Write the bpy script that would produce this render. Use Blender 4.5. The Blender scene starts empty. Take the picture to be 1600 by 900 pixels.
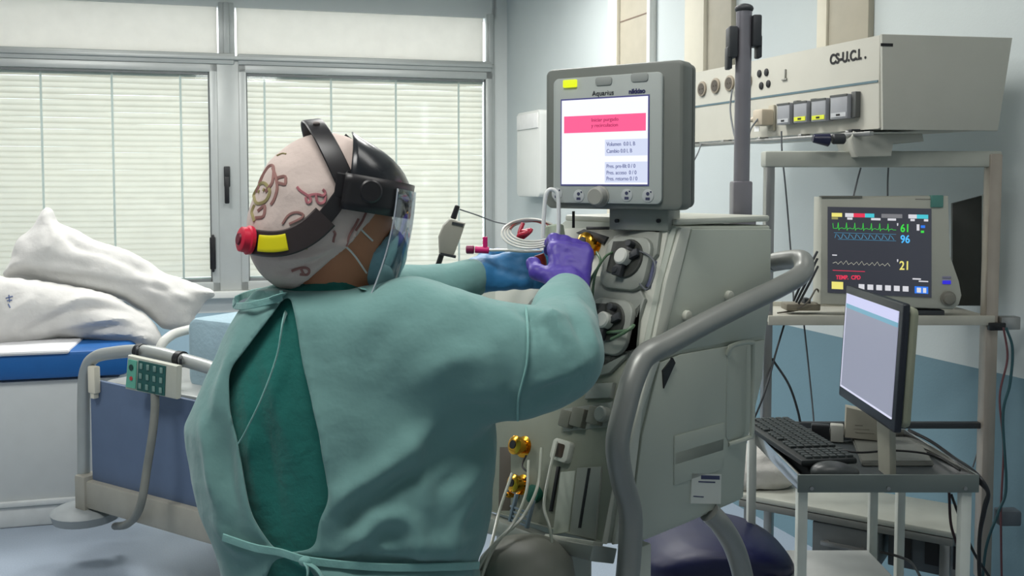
import bpy, bmesh, math, random
import numpy as np
from mathutils import Vector, Matrix, noise
random.seed(4)
R = math.radians
scene = bpy.context.scene
COL = scene.collection

# ---------------------------------------------------------------- camera, world, light, exposure
PITCH = R(3.1); F = 1500.0; CAMZ = 1.62
CY = 285+F*math.tan(PITCH)          # image row of the optical axis (lens shifted a little)
cd = bpy.data.cameras.new('camera'); cam = bpy.data.objects.new('camera', cd); COL.objects.link(cam)
cd.sensor_width = 36; cd.lens = 36*F/1600; cd.clip_start = .05; cd.shift_y = (CY-450)/1600
cam.location = (0, 0, CAMZ); cam.rotation_euler = (R(90)-PITCH, 0, 0)
scene.camera = cam
scene.view_settings.view_transform = 'Standard'; scene.view_settings.look = 'None'
scene.view_settings.gamma = 1; scene.view_settings.use_curve_mapping = False
scene.view_settings.exposure = 0.0
w = bpy.data.worlds.new('sky'); scene.world = w; w.use_nodes = True
bg = w.node_tree.nodes['Background']; bg.inputs[0].default_value = (.90, .96, 1.0, 1); bg.inputs[1].default_value = 3.2
def area(name, loc, target, sx, sy, power, col=(1, 1, 1)):
    l = bpy.data.lights.new(name, 'AREA'); l.shape = 'RECTANGLE'; l.size = sx; l.size_y = sy; l.energy = power; l.color = col
    o = bpy.data.objects.new(name, l); COL.objects.link(o); o.location = loc
    o.rotation_euler = (Vector(target)-Vector(loc)).to_track_quat('-Z', 'Y').to_euler()
    return o
LAMPS = [(-2.6, 2.6, 36), (-2.6, 5.2, 50), (-.4, 5.6, 50), (-.2, 3.4, 40), (-.6, .9, 32), (.9, 1.7, 11)]  # near-camera lamp is added fill, turned up to brighten the gown
for lx, ly, lp in LAMPS:
    area('ceiling_lamp_light', (lx, ly, 3.13), (lx, ly, 0), 1.15, .55, lp, (1, .985, .95))

# ---------------------------------------------------------------- projection helpers
SP, CP = math.sin(PITCH), math.cos(PITCH)
C0 = Vector((0, 0, CAMZ))
def ray(px, py):
    a = (px-800)/F; b = (CY-py)/F
    return Vector((a, b*SP+CP, b*CP-SP))
def at(px, py, Y):
    d = ray(px, py); return C0 + d*(Y/d.y)
def atz(px, py, z):
    d = ray(px, py); return C0 + d*((z-CAMZ)/d.z)
def project(P):
    P = np.asarray(P, float) - np.array([0, 0, CAMZ])
    f = P[..., 1]*CP - P[..., 2]*SP; u = P[..., 1]*SP + P[..., 2]*CP
    return 800+F*P[..., 0]/f, CY-F*u/f
def nv(*a): return Vector(a).normalized()

# ---------------------------------------------------------------- materials
def lin(c):
    return tuple(((x/255)/12.92 if x/255 <= .04045 else ((x/255+.055)/1.055)**2.4) for x in c)
MATS = {}
def mat(name, col, rough=.5, metal=0, var=.06, scale=12, bump=0, bscale=40, spec=.5, trans=0, alpha=1, coat=0, sheen=0, ior=1.45):
    if name in MATS: return MATS[name]
    m = bpy.data.materials.new(name); m.use_nodes = True; nt = m.node_tree; b = nt.nodes['Principled BSDF']
    c = lin(col); b.inputs['Roughness'].default_value = rough; b.inputs['Metallic'].default_value = metal
    b.inputs['Specular IOR Level'].default_value = spec; b.inputs['IOR'].default_value = ior
    b.inputs['Transmission Weight'].default_value = trans; b.inputs['Alpha'].default_value = alpha
    b.inputs['Coat Weight'].default_value = coat; b.inputs['Sheen Weight'].default_value = sheen
    tc = nt.nodes.new('ShaderNodeTexCoord')
    n = nt.nodes.new('ShaderNodeTexNoise'); n.inputs['Scale'].default_value = scale; n.inputs['Detail'].default_value = 4
    nt.links.new(tc.outputs['Object'], n.inputs['Vector'])
    r = nt.nodes.new('ShaderNodeValToRGB')
    r.color_ramp.elements[0].position = .3; r.color_ramp.elements[1].position = .7
    r.color_ramp.elements[0].color = tuple(x*(1-var) for x in c)+(1,)
    r.color_ramp.elements[1].color = tuple(min(1, x*(1+var)) for x in c)+(1,)
    nt.links.new(n.outputs['Fac'], r.inputs['Fac']); nt.links.new(r.outputs['Color'], b.inputs['Base Color'])
    if bump:
        n2 = nt.nodes.new('ShaderNodeTexNoise'); n2.inputs['Scale'].default_value = bscale; n2.inputs['Detail'].default_value = 3
        nt.links.new(tc.outputs['Object'], n2.inputs['Vector'])
        bp = nt.nodes.new('ShaderNodeBump'); bp.inputs['Strength'].default_value = bump; bp.inputs['Distance'].default_value = .01
        nt.links.new(n2.outputs['Fac'], bp.inputs['Height']); nt.links.new(bp.outputs['Normal'], b.inputs['Normal'])
    MATS[name] = m; return m
def emit(name, col, s=1.0):
    if name in MATS: return MATS[name]
    m = bpy.data.materials.new(name); m.use_nodes = True; nt = m.node_tree
    b = nt.nodes['Principled BSDF']; c = lin(col)+(1,)
    b.inputs['Base Color'].default_value = (.02, .02, .02, 1); b.inputs['Roughness'].default_value = .35
    b.inputs['Emission Color'].default_value = c; b.inputs['Emission Strength'].default_value = s
    MATS[name] = m; return m
def cloth(name, col, transl=.3, rough=.8, bump=.25, bscale=60):
    if name in MATS: return MATS[name]
    m = mat(name, col, rough, var=.05, scale=9, bump=bump, bscale=bscale, spec=.25, sheen=.3)
    nt = m.node_tree; out = nt.nodes['Material Output']; b = nt.nodes['Principled BSDF']
    t = nt.nodes.new('ShaderNodeBsdfTranslucent'); t.inputs[0].default_value = lin(col)+(1,)
    mx = nt.nodes.new('ShaderNodeMixShader'); mx.inputs[0].default_value = transl
    nt.links.new(b.outputs[0], mx.inputs[1]); nt.links.new(t.outputs[0], mx.inputs[2]); nt.links.new(mx.outputs[0], out.inputs[0])
    return m
def clear(name, col, mixf=.1, rough=.05):
    if name in MATS: return MATS[name]
    m = bpy.data.materials.new(name); m.use_nodes = True; nt = m.node_tree; nt.nodes.clear()
    out = nt.nodes.new('ShaderNodeOutputMaterial'); t = nt.nodes.new('ShaderNodeBsdfTransparent'); t.inputs[0].default_value = lin(col)+(1,)
    g = nt.nodes.new('ShaderNodeBsdfGlossy'); g.inputs['Roughness'].default_value = rough; g.inputs[0].default_value = (.9, .9, .9, 1)
    fr = nt.nodes.new('ShaderNodeFresnel'); fr.inputs[0].default_value = 1.45
    ad = nt.nodes.new('ShaderNodeMath'); ad.operation = 'MULTIPLY_ADD'; ad.inputs[1].default_value = .5; ad.inputs[2].default_value = mixf; ad.use_clamp = True
    nt.links.new(fr.outputs[0], ad.inputs[0])
    mx = nt.nodes.new('ShaderNodeMixShader'); nt.links.new(ad.outputs[0], mx.inputs[0])
    nt.links.new(t.outputs[0], mx.inputs[1]); nt.links.new(g.outputs[0], mx.inputs[2]); nt.links.new(mx.outputs[0], out.inputs[0])
    MATS[name] = m; return m

# ---------------------------------------------------------------- objects
ROOT = {}
def tag(o, label=None, cat=None, group=None, kind=None):
    if label: o['label'] = label
    if cat: o['category'] = cat
    if group: o['group'] = group
    if kind: o['kind'] = kind
    return o
def thing(name, label, cat, loc, group=None):
    o = bpy.data.objects.new(name, None); COL.objects.link(o); o.location = loc; o.empty_display_size = .1
    ROOT[o.name] = Vector(loc); return tag(o, label, cat, group)
def obj(name, bm, m, parent=None, smooth=True, base=None, label=None):
    """bm (bmesh or mesh) in world coordinates -> one mesh object"""
    if isinstance(bm, bmesh.types.BMesh):
        me = bpy.data.meshes.new(name); bmesh.ops.recalc_face_normals(bm, faces=bm.faces) if bm.faces else None
        bm.to_mesh(me); bm.free()
    else: me = bm
    if parent is not None: off = ROOT[parent.name]
    elif base is not None: off = Vector(base)
    else:
        co = np.empty(len(me.vertices)*3); me.vertices.foreach_get('co', co); co = co.reshape(-1, 3)
        mn, mx = co.min(0), co.max(0); off = Vector(((mn[0]+mx[0])/2, (mn[1]+mx[1])/2, mn[2]))
    me.transform(Matrix.Translation(-off))
    o = bpy.data.objects.new(name, me); COL.objects.link(o)
    if parent is not None: o.parent = parent
    else: o.location = off
    ROOT[o.name] = off
    if isinstance(m, (list, tuple)):
        for q in m: me.materials.append(q)
    elif m: me.materials.append(m)
    if smooth:
        try: me.shade_auto_smooth
        except AttributeError: pass
        for p in me.polygons: p.use_smooth = True
        me.set_sharp_from_angle(angle=R(38))
    if label: o['label'] = label
    return o
def BM(): return bmesh.new()
def add_box(bm, M, x0, x1, y0, y1, z0, z1, bev=0, seg=2):
    r = bmesh.ops.create_cube(bm, size=1)
    vs = r['verts']
    for v in vs: v.co = Vector(((x0+x1)/2+v.co.x*(x1-x0), (y0+y1)/2+v.co.y*(y1-y0), (z0+z1)/2+v.co.z*(z1-z0)))
    if bev:
        es = list({e for v in vs for e in v.link_edges})
        rr = bmesh.ops.bevel(bm, geom=es, offset=bev, segments=seg, affect='EDGES', profile=.5)
        vs = list({v for v in rr['verts']} | {v for v in vs if v.is_valid})
        fs = rr['faces']; vs = list({v for f in fs for v in f.verts} | {v for v in vs if v.is_valid})
    for v in vs: v.co = M @ v.co
    return vs
I4 = Matrix.Identity(4)
def add_prism(bm, M, poly, y0, y1, bev=0):
    """poly in local (x,z), extruded along local y"""
    a = [bm.verts.new(Vector((x, y0, z))) for x, z in poly]; b = [bm.verts.new(Vector((x, y1, z))) for x, z in poly]
    n = len(poly); fs = [bm.faces.new(a), bm.faces.new(b[::-1])]
    for i in range(n): fs.append(bm.faces.new((a[i], b[i], b[(i+1) % n], a[(i+1) % n])))
    vs = a+b
    bmesh.ops.recalc_face_normals(bm, faces=fs)
    if bev:
        es = list({e for f in fs[:2] for e in f.edges})
        rr = bmesh.ops.bevel(bm, geom=es, offset=bev, segments=2, affect='EDGES', profile=.5)
        vs = list({v for f in rr['faces'] for v in f.verts} | {v for v in vs if v.is_valid})
    for v in vs: v.co = M @ v.co
    return vs
def rrect(x0, x1, z0, z1, r, n=5):
    out = []
    for cx, cz, a0 in ((x1-r, z1-r, 0), (x0+r, z1-r, 90), (x0+r, z0+r, 180), (x1-r, z0+r, 270)):
        for i in range(n+1):
            a = R(a0+90*i/n); out.append((cx+r*math.cos(a), cz+r*math.sin(a)))
    return out
def circ(x, z, r, n=28, rz=None): return [(x+r*math.cos(2*math.pi*i/n), z+(rz or r)*math.sin(2*math.pi*i/n)) for i in range(n)]
def smooth_path(pts, n=8, closed=False):
    P = [Vector(p) for p in pts]
    if len(P) < 3: return P
    out = []
    m = len(P)
    for i in range(m if closed else m-1):
        p0 = P[(i-1) % m] if (closed or i > 0) else P[0]*2-P[1]; p1 = P[i]; p2 = P[(i+1) % m]; p3 = P[(i+2) % m] if (closed or i+2 < m) else P[-1]*2-P[-2]
        for k in range(n):
            t = k/n
            out.append(.5*((2*p1)+(p2-p0)*t+(2*p0-5*p1+4*p2-p3)*t*t+(3*p1-p0-3*p2+p3)*t**3))
    if not closed: out.append(P[-1])
    return out
def add_tube(bm, pts, r, seg=10, smooth=8, closed=False, flat=None, up=None, caps=True):
    """tube through world points; r number or list; flat=(a,b) gives elliptical band cross section oriented by up vectors"""
    P = smooth_path(pts, smooth, closed) if smooth else [Vector(p) for p in pts]
    n = len(P)
    if isinstance(r, (list, tuple)):
        rr = np.interp(np.linspace(0, 1, n), np.linspace(0, 1, len(r)), r)
    else: rr = [r]*n
    T = [(P[(i+1) % n]-P[i-1] if closed else (P[min(i+1, n-1)]-P[max(i-1, 0)])).normalized() for i in range(n)]
    ref = Vector((0, 0, 1)) if abs(T[0].z) < .9 else Vector((1, 0, 0))
    N = (ref-T[0]*ref.dot(T[0])).normalized(); rings = []
    for i in range(n):
        if up is not None:
            u = up(P[i]) if callable(up) else Vector(up)
            N = (u-T[i]*u.dot(T[i])).normalized()
        else:
            N = (N-T[i]*N.dot(T[i])).normalized()
        B = T[i].cross(N); ring = []
        for k in range(seg):
            a = 2*math.pi*k/seg
            if flat: 
                ca, sa = math.cos(a), math.sin(a)
                ca = math.copysign(abs(ca)**.5, ca); sa = math.copysign(abs(sa)**.5, sa)
                off = N*ca*flat[0]+B*sa*flat[1]
            else: off = (N*math.cos(a)+B*math.sin(a))*rr[i]
            ring.append(bm.verts.new(P[i]+off))
        rings.append(ring)
    for i in range(n if closed else n-1):
        a, b = rings[i], rings[(i+1) % n]
        for k in range(seg): bm.faces.new((a[k], a[(k+1) % seg], b[(k+1) % seg], b[k]))
    if not closed and caps:
        bm.faces.new(rings[0]); bm.faces.new(rings[-1][::-1])
def add_cyl(bm, p0, p1, r0, r1=None, seg=24, bev=0):
    p0, p1 = Vector(p0), Vector(p1); r1 = r0 if r1 is None else r1
    d = p1-p0; L = d.length
    if bev: prof = [(0, r0-bev), (bev, r0), (L-bev, r1), (L, r1-bev)]
    else: prof = [(0, r0), (L, r1)]
    add_lathe(bm, p0, d, prof, seg)
def add_lathe(bm, p0, axis, prof, seg=24):
    q = Vector(axis).to_track_quat('Z', 'Y').to_matrix(); p0 = Vector(p0); rings = []
    for h, r in prof:
        rings.append([bm.verts.new(p0+q@Vector((r*math.cos(2*math.pi*k/seg), r*math.sin(2*math.pi*k/seg), h))) for k in range(seg)])
    for a, b in zip(rings, rings[1:]):
        for k in range(seg): bm.faces.new((a[k], a[(k+1) % seg], b[(k+1) % seg], b[k]))
    bm.faces.new(rings[0][::-1]); bm.faces.new(rings[-1])
def add_ball(bm, c, rx, ry=None, rz=None, M=None, seg=20):
    r = bmesh.ops.create_uvsphere(bm, u_segments=seg, v_segments=seg//2+2, radius=1)
    q = M or Matrix.Identity(3)
    for v in r['verts']: v.co = Vector(c)+q@Vector((v.co.x*rx, v.co.y*(ry or rx), v.co.z*(rz or rx)))
class Plane:
    """a frame on a real plane: ex to the right, ez up along it, ey into it"""
    def __init__(s, P0, ex, ez=(0, 0, 1)):
        s.P0 = Vector(P0); s.ex = Vector(ex).normalized(); ez = Vector(ez); s.ez = (ez-s.ex*ez.dot(s.ex)).normalized()
        s.ey = s.ez.cross(s.ex)
    @property
    def M(s):
        return Matrix(((s.ex.x, s.ey.x, s.ez.x, s.P0.x), (s.ex.y, s.ey.y, s.ez.y, s.P0.y), (s.ex.z, s.ey.z, s.ez.z, s.P0.z), (0, 0, 0, 1)))
    def px(s, px, py, w=0):
        d = ray(px, py); P = s.P0+s.ey*w; t = (P-C0).dot(s.ey)/d.dot(s.ey); q = C0+d*t-P
        return q.dot(s.ex), q.dot(s.ez)
    def P(s, u, v, w=0): return s.P0+s.ex*u+s.ez*v+s.ey*w
    def at(s, px, py, w=0):
        u, v = s.px(px, py, w); return s.P(u, v, w)
    def box(s, bm, u0, u1, v0, v1, w0, w1, bev=0): return add_box(bm, s.M, u0, u1, w0, w1, v0, v1, bev)
    def pxbox(s, bm, a, b, w0, w1, bev=0):
        """box between pixels a=(left,top) b=(right,bottom) read on the plane"""
        u0, v1 = s.px(*a); u1, v0 = s.px(*b)
        return s.box(bm, min(u0, u1), max(u0, u1), min(v0, v1), max(v0, v1), w0, w1, bev)
    def pxpoly(s, bm, pts, w0, w1, bev=0): return add_prism(bm, s.M, [s.px(*p) for p in pts], w0, w1, bev)
    def prism(s, bm, poly, w0, w1, bev=0): return add_prism(bm, s.M, poly, w0, w1, bev)
    def cyl(s, bm, u, v, r, w0, w1, seg=24, bev=0): add_cyl(bm, s.P(u, v, w0), s.P(u, v, w1), r, seg=seg, bev=bev)
def text(string, pl, u, v, size, m, parent, name='lettering', w=-.001, sx=1, depth=.0006, align='LEFT', bold=0, label=None):
    cu = bpy.data.curves.new('t', 'FONT'); cu.body = string; cu.size = size; cu.extrude = depth; cu.align_x = align; cu.offset = bold
    o = bpy.data.objects.new('t', cu); COL.objects.link(o); bpy.context.view_layer.update()
    me = bpy.data.meshes.new_from_object(o.evaluated_get(bpy.context.evaluated_depsgraph_get()))
    bpy.data.objects.remove(o); bpy.data.curves.remove(cu)
    T = Matrix(((sx, 0, 0, u), (0, 0, -1, w), (0, 1, 0, v), (0, 0, 0, 1)))
    me.transform(pl.M @ T); me.name = name
    return obj(name, me, m, parent, smooth=False, label=label)

# ---------------------------------------------------------------- implicit surfaces (surface nets)
def s_caps(p0, p1, r0, r1=None):
    p0 = np.array(p0, float); p1 = np.array(p1, float); r1 = r0 if r1 is None else r1
    ba = p1-p0; L2 = (ba@ba)+1e-12
    def f(X, Y, Z):
        x, y, z = X-p0[0], Y-p0[1], Z-p0[2]
        h = np.clip((x*ba[0]+y*ba[1]+z*ba[2])/L2, 0, 1)
        return np.sqrt((x-h*ba[0])**2+(y-h*ba[1])**2+(z-h*ba[2])**2)-(r0+(r1-r0)*h)
    return f
def s_ell(c, r, A=None):
    c = np.array(c, float); r = np.array(r, float); A = np.eye(3) if A is None else np.array(A, float)
    def f(X, Y, Z):
        x, y, z = X-c[0], Y-c[1], Z-c[2]
        q = [(x*A[0, k]+y*A[1, k]+z*A[2, k]) for k in range(3)]
        k0 = np.sqrt(sum((q[k]/r[k])**2 for k in range(3)))+1e-9; k1 = np.sqrt(sum((q[k]/r[k]**2)**2 for k in range(3)))+1e-9
        return k0*(k0-1)/k1
    return f
def smin(a, b, k):
    h = np.clip(.5+.5*(b-a)/k, 0, 1); return b*(1-h)+a*h-k*h*(1-h)
def s_union(fs, k=.02):
    def f(X, Y, Z):
        d = fs[0](X, Y, Z)
        for g in fs[1:]:
            d = smin(d, g[0](X, Y, Z), g[1]) if isinstance(g, tuple) else smin(d, g(X, Y, Z), k)
        return d
    return f
def nets(f, lo, hi, h):
    xs, ys, zs = [np.arange(lo[i], hi[i]+h, h) for i in range(3)]
    X, Y, Z = np.meshgrid(xs, ys, zs, indexing='ij')
    V = f(X, Y, Z); S = V < 0
    nx, ny, nz = [n-1 for n in V.shape]
    off = [(i, j, k) for i in (0, 1) for j in (0, 1) for k in (0, 1)]
    sl = lambda A, o: A[o[0]:o[0]+nx, o[1]:o[1]+ny, o[2]:o[2]+nz]
    cnt = sum(sl(S, o).astype(int) for o in off); mask = (cnt > 0) & (cnt < 8)
    ids = -np.ones(mask.shape, int); n = mask.sum(); ids[mask] = np.arange(n)
    c = np.array(np.nonzero(mask)).T; pos = np.zeros((n, 3)); ct = np.zeros((n, 1))
    vv = {o: sl(V, o)[mask] for o in off}
    for a in off:
        for ax in range(3):
            if a[ax] == 0:
                b = list(a); b[ax] = 1; b = tuple(b); va, vb = vv[a], vv[b]
                cr = (va < 0) != (vb < 0); t = np.where(cr, va/np.where(cr, va-vb, 1), 0)
                p = np.array(a, float)[None]+t[:, None]*(np.array(b)-np.array(a))[None]
                pos += p*cr[:, None]; ct += cr[:, None]
    verts = (c+pos/ct)*h+np.array([xs[0], ys[0], zs[0]])
    faces = []
    for ax in range(3):
        b1, b2 = [(1, 2), (2, 0), (0, 1)][ax]
        A = np.take(S, range(S.shape[ax]-1), ax); B = np.take(S, range(1, S.shape[ax]), ax)
        e = np.array(np.nonzero(A != B)).T
        e = e[(e[:, b1] > 0) & (e[:, b2] > 0) & (e[:, b1] < S.shape[b1]-1) & (e[:, b2] < S.shape[b2]-1)]
        if not len(e): continue
        q = []
        for d1, d2 in ((1, 1), (0, 1), (0, 0), (1, 0)):
            g = e.copy(); g[:, b1] -= d1; g[:, b2] -= d2; q.append(ids[g[:, 0], g[:, 1], g[:, 2]])
        q = np.array(q).T; ins = S[e[:, 0], e[:, 1], e[:, 2]]
        q[~ins] = q[~ins][:, ::-1]; faces.append(q)
    faces = np.concatenate(faces)
    return verts, faces
def mesh_of(name, v, f):
    me = bpy.data.meshes.new(name); me.from_pydata(v.tolist(), [], f.tolist()); me.update(); return me
def relax(v, f, it=2, lam=.5):
    e = np.concatenate([f[:, [0, 1]], f[:, [1, 2]], f[:, [2, 3]], f[:, [3, 0]]]); v = v.copy()
    for _ in range(it):
        s = np.zeros_like(v); c = np.zeros(len(v))
        np.add.at(s, e[:, 0], v[e[:, 1]]); np.add.at(s, e[:, 1], v[e[:, 0]]); np.add.at(c, e[:, 0], 1); np.add.at(c, e[:, 1], 1)
        v += lam*(s/np.maximum(c, 1)[:, None]-v)
    return v
def normals(v, f):
    n = np.cross(v[f[:, 2]]-v[f[:, 0]], v[f[:, 3]]-v[f[:, 1]]); vn = np.zeros_like(v)
    for k in range(4): np.add.at(vn, f[:, k], n)
    return vn/(np.linalg.norm(vn, axis=1)[:, None]+1e-12)
def fold(v, f, strokes, width_mul=1.0):
    """sculpt creases: strokes = (pixel polyline, width px, height m) laid on the side of the cloth that faces the room's front"""
    n = normals(v, f); px, py = project(v)
    view = v-np.array([0, 0, CAMZ]); view /= np.linalg.norm(view, axis=1)[:, None]
    facing = np.clip(-(n*view).sum(1)*1.6, 0, 1); d = np.zeros(len(v))
    for pts, wd, amp in strokes:
        pp = smooth_path([(a, b, 0) for a, b in pts], 6); best = np.full(len(v), 1e9); tt = np.zeros(len(v)); m = len(pp)-1
        for i in range(m):
            a, b = pp[i], pp[i+1]; ex, ey = b.x-a.x, b.y-a.y; L = ex*ex+ey*ey+1e-9
            h = np.clip(((px-a.x)*ex+(py-a.y)*ey)/L, 0, 1); dd = np.hypot(px-a.x-h*ex, py-a.y-h*ey)
            u = dd < best; best = np.where(u, dd, best); tt = np.where(u, (i+h)/m, tt)
        taper = np.sin(np.clip(tt, .03, .97)*math.pi)**.6
        d += amp*np.exp(-(best/wd)**2)*taper
    return v+n*(d*facing)[:, None]
def wrinkle(v, f, amp, scale, stretch=(1, 1, 1), seed=0):
    n = normals(v, f); s = np.array(stretch)*scale
    d = np.array([noise.noise(Vector(p*s)+Vector((seed, seed*2.3, 0)))+.5*noise.noise(Vector(p*s*2.1)+Vector((seed, 7, 1))) for p in v])
    return v+n*(d*amp)[:, None]
# ================================================================ the setting
white = mat('white_lacquer', (214, 216, 212), .5, var=.015)
alu = mat('grey_aluminium', (186, 190, 188), .4, .25, var=.02)
cream = mat('cream_paint', (222, 216, 198), .6, var=.02)
beige = mat('beige_laminate', (172, 166, 150), .55, var=.04)
black = mat('black_plastic', (26, 27, 30), .4, var=.1)
dark = mat('dark_grey_plastic', (52, 55, 58), .5, var=.1)
cable_grey = mat('grey_cable_rubber', (96, 100, 104), .6)
steel = mat('brushed_steel', (160, 160, 158), .32, .85, var=.05)
chrome = mat('chrome', (215, 215, 215), .15, 1, var=.02)

def wall_mat(name, upper, lower, zsplit):
    m = mat(name, upper, .7, var=.02, scale=3, bump=.05, bscale=120); nt = m.node_tree; b = nt.nodes['Principled BSDF']
    src = b.inputs['Base Color'].links[0].from_socket
    g = nt.nodes.new('ShaderNodeNewGeometry'); s = nt.nodes.new('ShaderNodeSeparateXYZ'); nt.links.new(g.outputs['Position'], s.inputs[0])
    c = nt.nodes.new('ShaderNodeMath'); c.operation = 'GREATER_THAN'; c.inputs[1].default_value = zsplit; nt.links.new(s.outputs['Z'], c.inputs[0])
    mx = nt.nodes.new('ShaderNodeMix'); mx.data_type = 'RGBA'; nt.links.new(c.outputs[0], mx.inputs['Factor'])
    mx.inputs['A'].default_value = lin(lower)+(1,); nt.links.new(src, mx.inputs['B']); nt.links.new(mx.outputs['Result'], b.inputs['Base Color'])
    return m
wallR_m = wall_mat('pale_wall_over_blue_dado', (198, 206, 206), (112, 142, 154), .965)
wallW_m = wall_mat('pale_window_wall', (214, 218, 216), (158, 186, 200), .62)
wall_m = mat('pale_wall', (205, 211, 212), .7, var=.02, scale=3)
CEIL = 3.15
_c = at(790, 285, 7.9); WW = Plane((_c.x, _c.y, 0), (.969, .249, 0))
WR = Plane(Vector((1.7, 3.2, 0)), (.347, -.938, 0))
corner = WW.P(0, 0)
# floor
flm = mat('blue_grey_vinyl', (150, 162, 176), .42, var=.08, scale=160)
bm = BM(); add_box(bm, I4, -6, 3.6, -2.2, 8.6, -.1, 0); tag(obj('floor', bm, flm, smooth=False), 'pale blue grey speckled vinyl floor', kind='structure')
bm = BM(); add_box(bm, I4, -6, 3.6, -2.2, 8.6, CEIL, CEIL+.1); tag(obj('ceiling', bm, mat('ceiling_white', (225, 225, 222), .8), smooth=False), 'white ceiling', kind='structure')
# window wall, built round the two openings
uL0 = WW.px(-420, 110)[0]; uL1, vT = WW.px(327, 113); uR0 = WW.px(377, 106)[0]; uR1 = WW.px(758, 118)[0]
vB = WW.px(331, 440)[1]; vT = WW.px(327, 113)[1]
vTop2 = vT+.40; vPan = CEIL
bm = BM()
WW.box(bm, -6, .2, 0, vB-.12, 0, .2); WW.box(bm, -6, uL0-.08, vB-.12, CEIL, 0, .2); WW.box(bm, uR1+.06, .2, vB-.12, CEIL, 0, .2)
WW.box(bm, uL0-.1, uR1+.1, 2.95, CEIL, 0, .2)
tag(obj('wall_window_side', bm, wallW_m, smooth=False), 'pale wall holding the two blind covered windows', kind='structure')
bm = BM(); WW.box(bm, uL0, uR1+.02, vB-.12, vB-.07, -.10, .02, .006)
tag(obj('trim_1', bm, white), 'white window sill', kind='structure')
# upper opaque panels above the windows
vU = WW.px(350, 88)[1]
for i, (a, b) in enumerate(((uL0-.08, WW.px(338, 30)[0]), (WW.px(369, 30)[0], WW.px(756, 30)[0]))):
    bm = BM(); WW.box(bm, a, b, vU+.0, 2.96, .03, .06)
    tag(obj('trim_%d' % (i+2), bm, cloth('white_blind_box_panel', (238, 236, 230), .5, .5, bump=0)), 'flat white panel above window', kind='structure')
# aluminium mullions
bm = BM()
for a, b, d in ((332, 374, -.02), (760, 772, -.02)):
    u0 = WW.px(a, 110)[0]; u1 = WW.px(b, 110)[0]; WW.box(bm, u0, u1, vB-.07, vU+.0, d, .09, .006)
for a, b in ((341, 366), (760, 772)):
    u0 = WW.px(a, 30)[0]; u1 = WW.px(b, 30)[0]; WW.box(bm, u0, u1, vU, 2.98, -.012, .07, .006)
    um = (u0+u1)/2; WW.box(bm, um-.02, um+.02, vU, 2.98, -.03, 0, .004)
WW.box(bm, uL0-.08, WW.px(366, 90)[0], vT+.06, vU+.02, -.035, .07, .01); WW.box(bm, WW.px(372, 90)[0], uR1+.05, vT+.06, vU+.02, -.035, .07, .01)
WW.box(bm, uL0-.08, uR1+.05, vU-.03, vU+.0, -.055, 0, .005)
tag(obj('trim_4', bm, alu), 'light grey aluminium mullions and transom between the windows', kind='structure')
slat_m = cloth('white_blind_slat', (226, 217, 204), .40, .5, bump=0)
glass = clear('window_glass', (245, 250, 250), .02)
def window(n, u0, u1, tapes, label):
    t = thing('window_%d' % n, label, 'window', WW.P((u0+u1)/2, vB, 0)); t['kind'] = 'structure'
    bm = BM(); fw = .055
    WW.box(bm, u0-.02, u0+fw-.02, vB-.07, vT+.06, -.03, .05, .006); WW.box(bm, u1, u1+fw, vB-.07, vT+.06, -.03, .05, .006)
    WW.box(bm, u0-.02, u1+fw, vT, vT+.06, -.03, .05, .006); WW.box(bm, u0-.02, u1+fw, vB-.07, vB, -.03, .05, .006)
    obj('window_frame', bm, alu, t)
    bm = BM(); WW.box(bm, u0, u1+.01, vB, vT, -.004, .0)
    obj('glass_pane', bm, glass, t)
    bm = BM(); g = .012
    for a in (u0+.03, u1-.012): WW.box(bm, a, a+g, vB, vT, -.012, -.004)
    WW.box(bm, u0, u1, vT-.02, vT-.004, -.012, -.004); WW.box(bm, u0, u1, vB, vB+.02, -.012, -.004)
    obj('gasket', bm, mat('grey_gasket', (120, 124, 124), .6), t)
    bm = BM(); pitch = .043; k = 0; z = vT-.03; rnd = random.Random(n)
    while z > vB+.02:
        tilt = R(62+rnd.uniform(-5, 5)); hw = .0255; sag = rnd.uniform(-.002, .002); N = 10
        rows = []
        for j in range(5):
            s = (j/4-.5)*2; c = .005*(1-s*s)
            dz = s*hw*math.sin(tilt)-c*math.cos(tilt); dw = -s*hw*math.cos(tilt)*-1-c*math.sin(tilt)
            rows.append([bm.verts.new(WW.P(u0+.035+(u1-u0-.045)*i/N, z+dz+sag*math.sin(i*1.3+k), .06+dw)) for i in range(N+1)])
        for j in range(4):
            for i in range(N): bm.faces.new((rows[j][i], rows[j][i+1], rows[j+1][i+1], rows[j+1][i]))
        z -= pitch; k += 1
    obj('blind_slats', bm, slat_m, t)
    bm = BM()
    for px in tapes:
        u = WW.px(px, 280)[0]; WW.box(bm, u-.008, u+.008, vB+.01, vT-.01, .028, .030)
    obj('blind_cord', bm, mat('white_tape', (235, 235, 230), .6), t)
    bm = BM(); WW.box(bm, u0+.02, u1-.01, vB+.0, vB+.03, .03, .08, .005); WW.box(bm, u0+.02, u1-.01, vT-.035, vT, .03, .085, .005)
    obj('blind_rail', bm, white, t)
    return t
w1 = window(1, uL0, uL1, (-260, -150, -50, 66, 177, 284), 'wide left window with closed white venetian blind above the pillows')
w2 = window(2, uR0, uR1, (415, 519, 620, 718), 'right window with closed white venetian blind behind the healthcare worker')
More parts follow.
